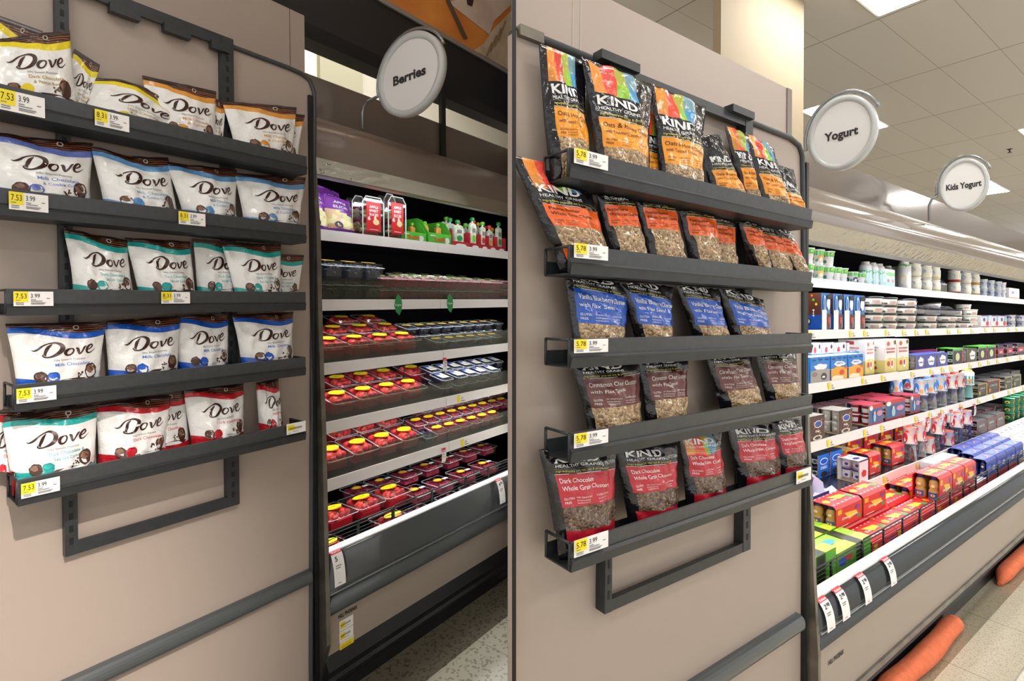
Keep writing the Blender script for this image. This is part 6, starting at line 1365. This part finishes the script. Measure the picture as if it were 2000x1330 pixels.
LF = 'tall white cup with %s lid on the fifth shelf, %s of the %s'
for i, (px, lay) in enumerate(((1774,1),(1792,1),(1810,0),(1829,1),(1848,0),(1866,1),(1884,1))):
    tall_cup(px,0,orr,rmk,i,'front row',lay,shelf=4,refpy=870,labf=LF,grp='tall cups on the fifth shelf')
for i, px in enumerate((1778,1797,1815,1833,1850,1864)): tall_cup(px,.09,orr,rmk,i,'second row',1,shelf=4,refpy=850,labf=LF,grp='tall cups on the fifth shelf')
for i, px in enumerate((1785,1803,1820,1838,1855)): tall_cup(px,.18,orr,rmk,i,'third row',1,shelf=4,refpy=840,labf=LF,grp='tall cups on the fifth shelf')
oik(4,((1909,1927),(1929,1945),(1947,1962)),.105,'oik_red','8a2a3a','black yogurt sleeve with dark red edge on the fifth shelf, %s of three','dark red edged sleeves',refpy=830)
oik(4,((1905,1922),(1925,1941),(1944,1959)),.105,'oik_red','8a2a3a','black sleeve in the second row behind the dark red edged ones, %s of three','second row dark red edged sleeves',back=.115,refpy=830)
gn = (('ell',0,.45,.5,.2,'gr_gold','c8a84a'),)
for i, px in enumerate((1971,1981,1991,2001)):
    for lay in (0,1,2):
        for rr_ in (0,1):
            cup(4,0,rr_*.085,.034,.038,.062,mat('gr_cup','1f6a44',.35),mat('gr_lid','3a9a6a',.3),gn,'dark green yogurt cup, far end of fifth shelf, %s stack, %s, %s row' % (oname(i),('lowest','middle','topmost')[lay],('front','rear')[rr_]),'dark green cups at the far end',lay*.0625,x=px2x(px,ysE+.05+rr_*.085,800))
# --- the well
zW = CR['zwell']; yW = CR['yw']+.03
def wx(px, y, py): return at('R',px,py,y=y)[0]
gpk = [('f','rect',.0,.0,1,.5,'gg_green','7ac028'),('f','rect',.55,.0,.2,1,'gg_dark','1c2a14'),('f','txt',.28,.35,'GOGURT',.2,'k_white','f2f4f8',.42),('f','blob',.15,.75,.12,.14,'gg_blue','3a5ad0'),('f','blob',.32,.78,.1,.1,'fruit_red','d8303a')]
gtp = [('t','rect',.0,.0,1,.4,'gg_lime','c8e03a'),('t','rect',.55,.0,.2,1,'gg_dark','1c2a14'),('t','blob',.25,.6,.16,.16,'gg_blue2','3aa8d8')]
for i, (x0, y, w, h) in enumerate(((CR['x0']+.01,yW,.34,.20),(CR['x0']+.36,yW,.30,.17),(CR['x0']+.01,yW+.12,.34,.205),(CR['x0']+.36,yW+.12,.28,.17))):
    pack(None,0,0,0,.115,'bright green tube yogurt box in the well, %s' % ('front row, beside the steel post','front row, farther one','second row, beside the steel post','second row, farther one')[i],'yogurt carton','green tube yogurt boxes',[('gg_base','5ab02a',.4)],top=('gg_top','9ad038',.4),prints=gpk+gtp,z=zW,x0=x0,w=w,y=y,h=h-.03)
xs0 = CR['x0']+.68; g1 = 'red drinkable yogurt packs in the well'
n1 = 0
def dr(x0, y, z, w, d, h, lab, **k): dpack(x0,y,z,w,d,h,lab,g1,**k)
for i in range(5): dr(xs0+i*.255, yW, zW, .25,.115,.115,'red drink pack in the front row of the well, %s from the green boxes' % oname(i))
for i in range(3): dr(xs0+.02+i*.255, yW+.118, zW, .25,.115,.125,'red drink pack in the second well row, lower layer, %s from the green boxes' % oname(i))
for i in range(2): dr(xs0-.05+i*.27, yW+.118, zW+.127, .25,.115,.10,'red drink pack on top of the second row, %s from the green boxes' % oname(i))
for i in range(5): dr(CR['x0']+.45+i*.26, yW+.245, zW, .25,.115,.10,'red drink pack in the raised rear row under the fifth shelf, %s one' % oname(i))
for i in range(3): dr(xs0+.80+i*.20, yW, zW+.117, .19,.115,.125,'red drink pack stacked up front showing its bottles, %s of three' % oname(i))
for i in range(2): dr(xs0+.78+i*.255, yW+.118, zW, .25,.115,.16,'tall red drink pack in the middle row behind the stacked ones, %s one' % oname(i))
# pale boxes, blue bottle packs and white cartons farther on
xq = xs0+1.30
pp = [('t','rect',0,.55,1,.45,'dan_red','d8232a'),('t','blob',.4,.35,.2,.12,'sky_tab','8fcbe8'),('t','blob',.75,.7,.1,.12,'dan_flag','f0b41c')]
for i in range(4): pack(None,0,0,0,.078,'pale blue topped box low in the well, %s from the red packs' % oname(i),'yogurt carton','pale blue topped boxes',[('pb_side','b8323a',.4)],top=('pb_top','dfe8ee',.4),prints=pp,z=zW,x0=xq+i*.245,w=.24,y=yW,h=.105)
for i in range(2): pack(None,0,0,0,.078,'white box with pale berries print at the rear of the well, %s one' % oname(i),'yogurt carton','white berry boxes at the rear',[('pb_top','dfe8ee',.4)],prints=[('f','blob',.3,.5,.12,.2,'fruit_red','d8303a'),('f','blob',.7,.4,.1,.15,'p_blue','3a4fa0'),('f','rect',0,.0,1,.15,'dan_red','d8232a')],z=zW,x0=xs0+1.31+i*.20,w=.19,y=yW+.16,h=.19)
bb, bc_, bd_ = ('bp_blue','1f3fa8',.35), ('bp_cap','12183c',.35), ('bp_bottle','1a2a5c',.3)
bpr = [('f','rect',.1,.2,.3,.5,'bp_light','5a7ad8'),('f','ell',.7,.4,.12,.2,'k_white','f2f4f8')]; btp = [('t','blob',.3,.5,.12,.2,'bp_light','5a7ad8'),('t','blob',.7,.4,.08,.12,'bp_orange','e0803a'),('t','rect',.45,.1,.1,.1,'k_white','f2f4f8')]
for r_ in range(3):
    for i in range(4):
        dpack(xq+.30+i*.215+r_*.10, yW+r_*.08, zW+.107, .205,.077,.10,'dark blue bottle pack in the well, %s of the %s row' % (oname(i),('front','middle','rear')[r_]),'dark blue bottle packs',bb,bc_,bd_,2,bpr,btp)
        if r_: pack(None,0,0,0,.077,'plain carton under the dark blue packs, %s of the %s row' % (oname(i),('front','middle','rear')[r_]),'yogurt carton','cartons under the blue packs',[('pb_side','b8323a',.4)],z=zW,x0=xq+.30+i*.215+r_*.10,w=.205,y=yW+r_*.08,h=.105)
wp_ = [('f','txt',.28,.35,'Yoplait',.25,'mk_red','cc2a34',.36),('f','blob',.58,.5,.09,.24,'fruit_red','d8303a'),('f','blob',.78,.5,.08,.2,'fruit_red','d8303a')]; wt = [('t','blob',.2,.5,.05,.12,'p_blue','3a4fa0'),('t','blob',.4,.3,.05,.1,'mk_red','cc2a34'),('t','blob',.6,.6,.05,.12,'p_blue','3a4fa0'),('t','blob',.8,.4,.05,.1,'mk_red','cc2a34')]
for r_ in range(3):
    for i in range(4):
        pack(None,0,0,0,.078,'flat white yogurt carton toward the far end of the well, %s of the %s row' % (oname(i),('front','middle','rear')[r_]),'yogurt carton','flat white cartons',[('carton_white','f0ecec',.45)],prints=wp_+wt,z=zW,x0=xq+1.25+i*.37,w=.36,y=yW+r_*.08,h=.115+.035*r_)
# hanging sale tags under the fourth and fifth rails
for k, (px, py) in enumerate(((1812,815),(1836,807),(1858,800),(1876,795),(1903,789))):
    sale_tag('R',px,py,SHELF['R',3][0]-.008,.085,.045,'1.67','red headed sale tag hanging from the fourth yogurt rail, %s from the left' % oname(k))
for k, (px, py) in enumerate(((1809,905),(1832,897),(1852,888),(1872,880),(1889,874),(1905,866))):
    sale_tag('R',px,py,SHELF['R',4][0]-.008,.085,.045,'1.67','red headed sale tag hanging from the fifth yogurt rail, %s from the left' % oname(k))
for k, px in enumerate((1598,1628,1672,1722)):
    front_tag('R',px,(1176,1148,1115,1084)[k],'2.98','white and red sale tag curling over the yogurt case front, %s from the steel post' % oname(k))
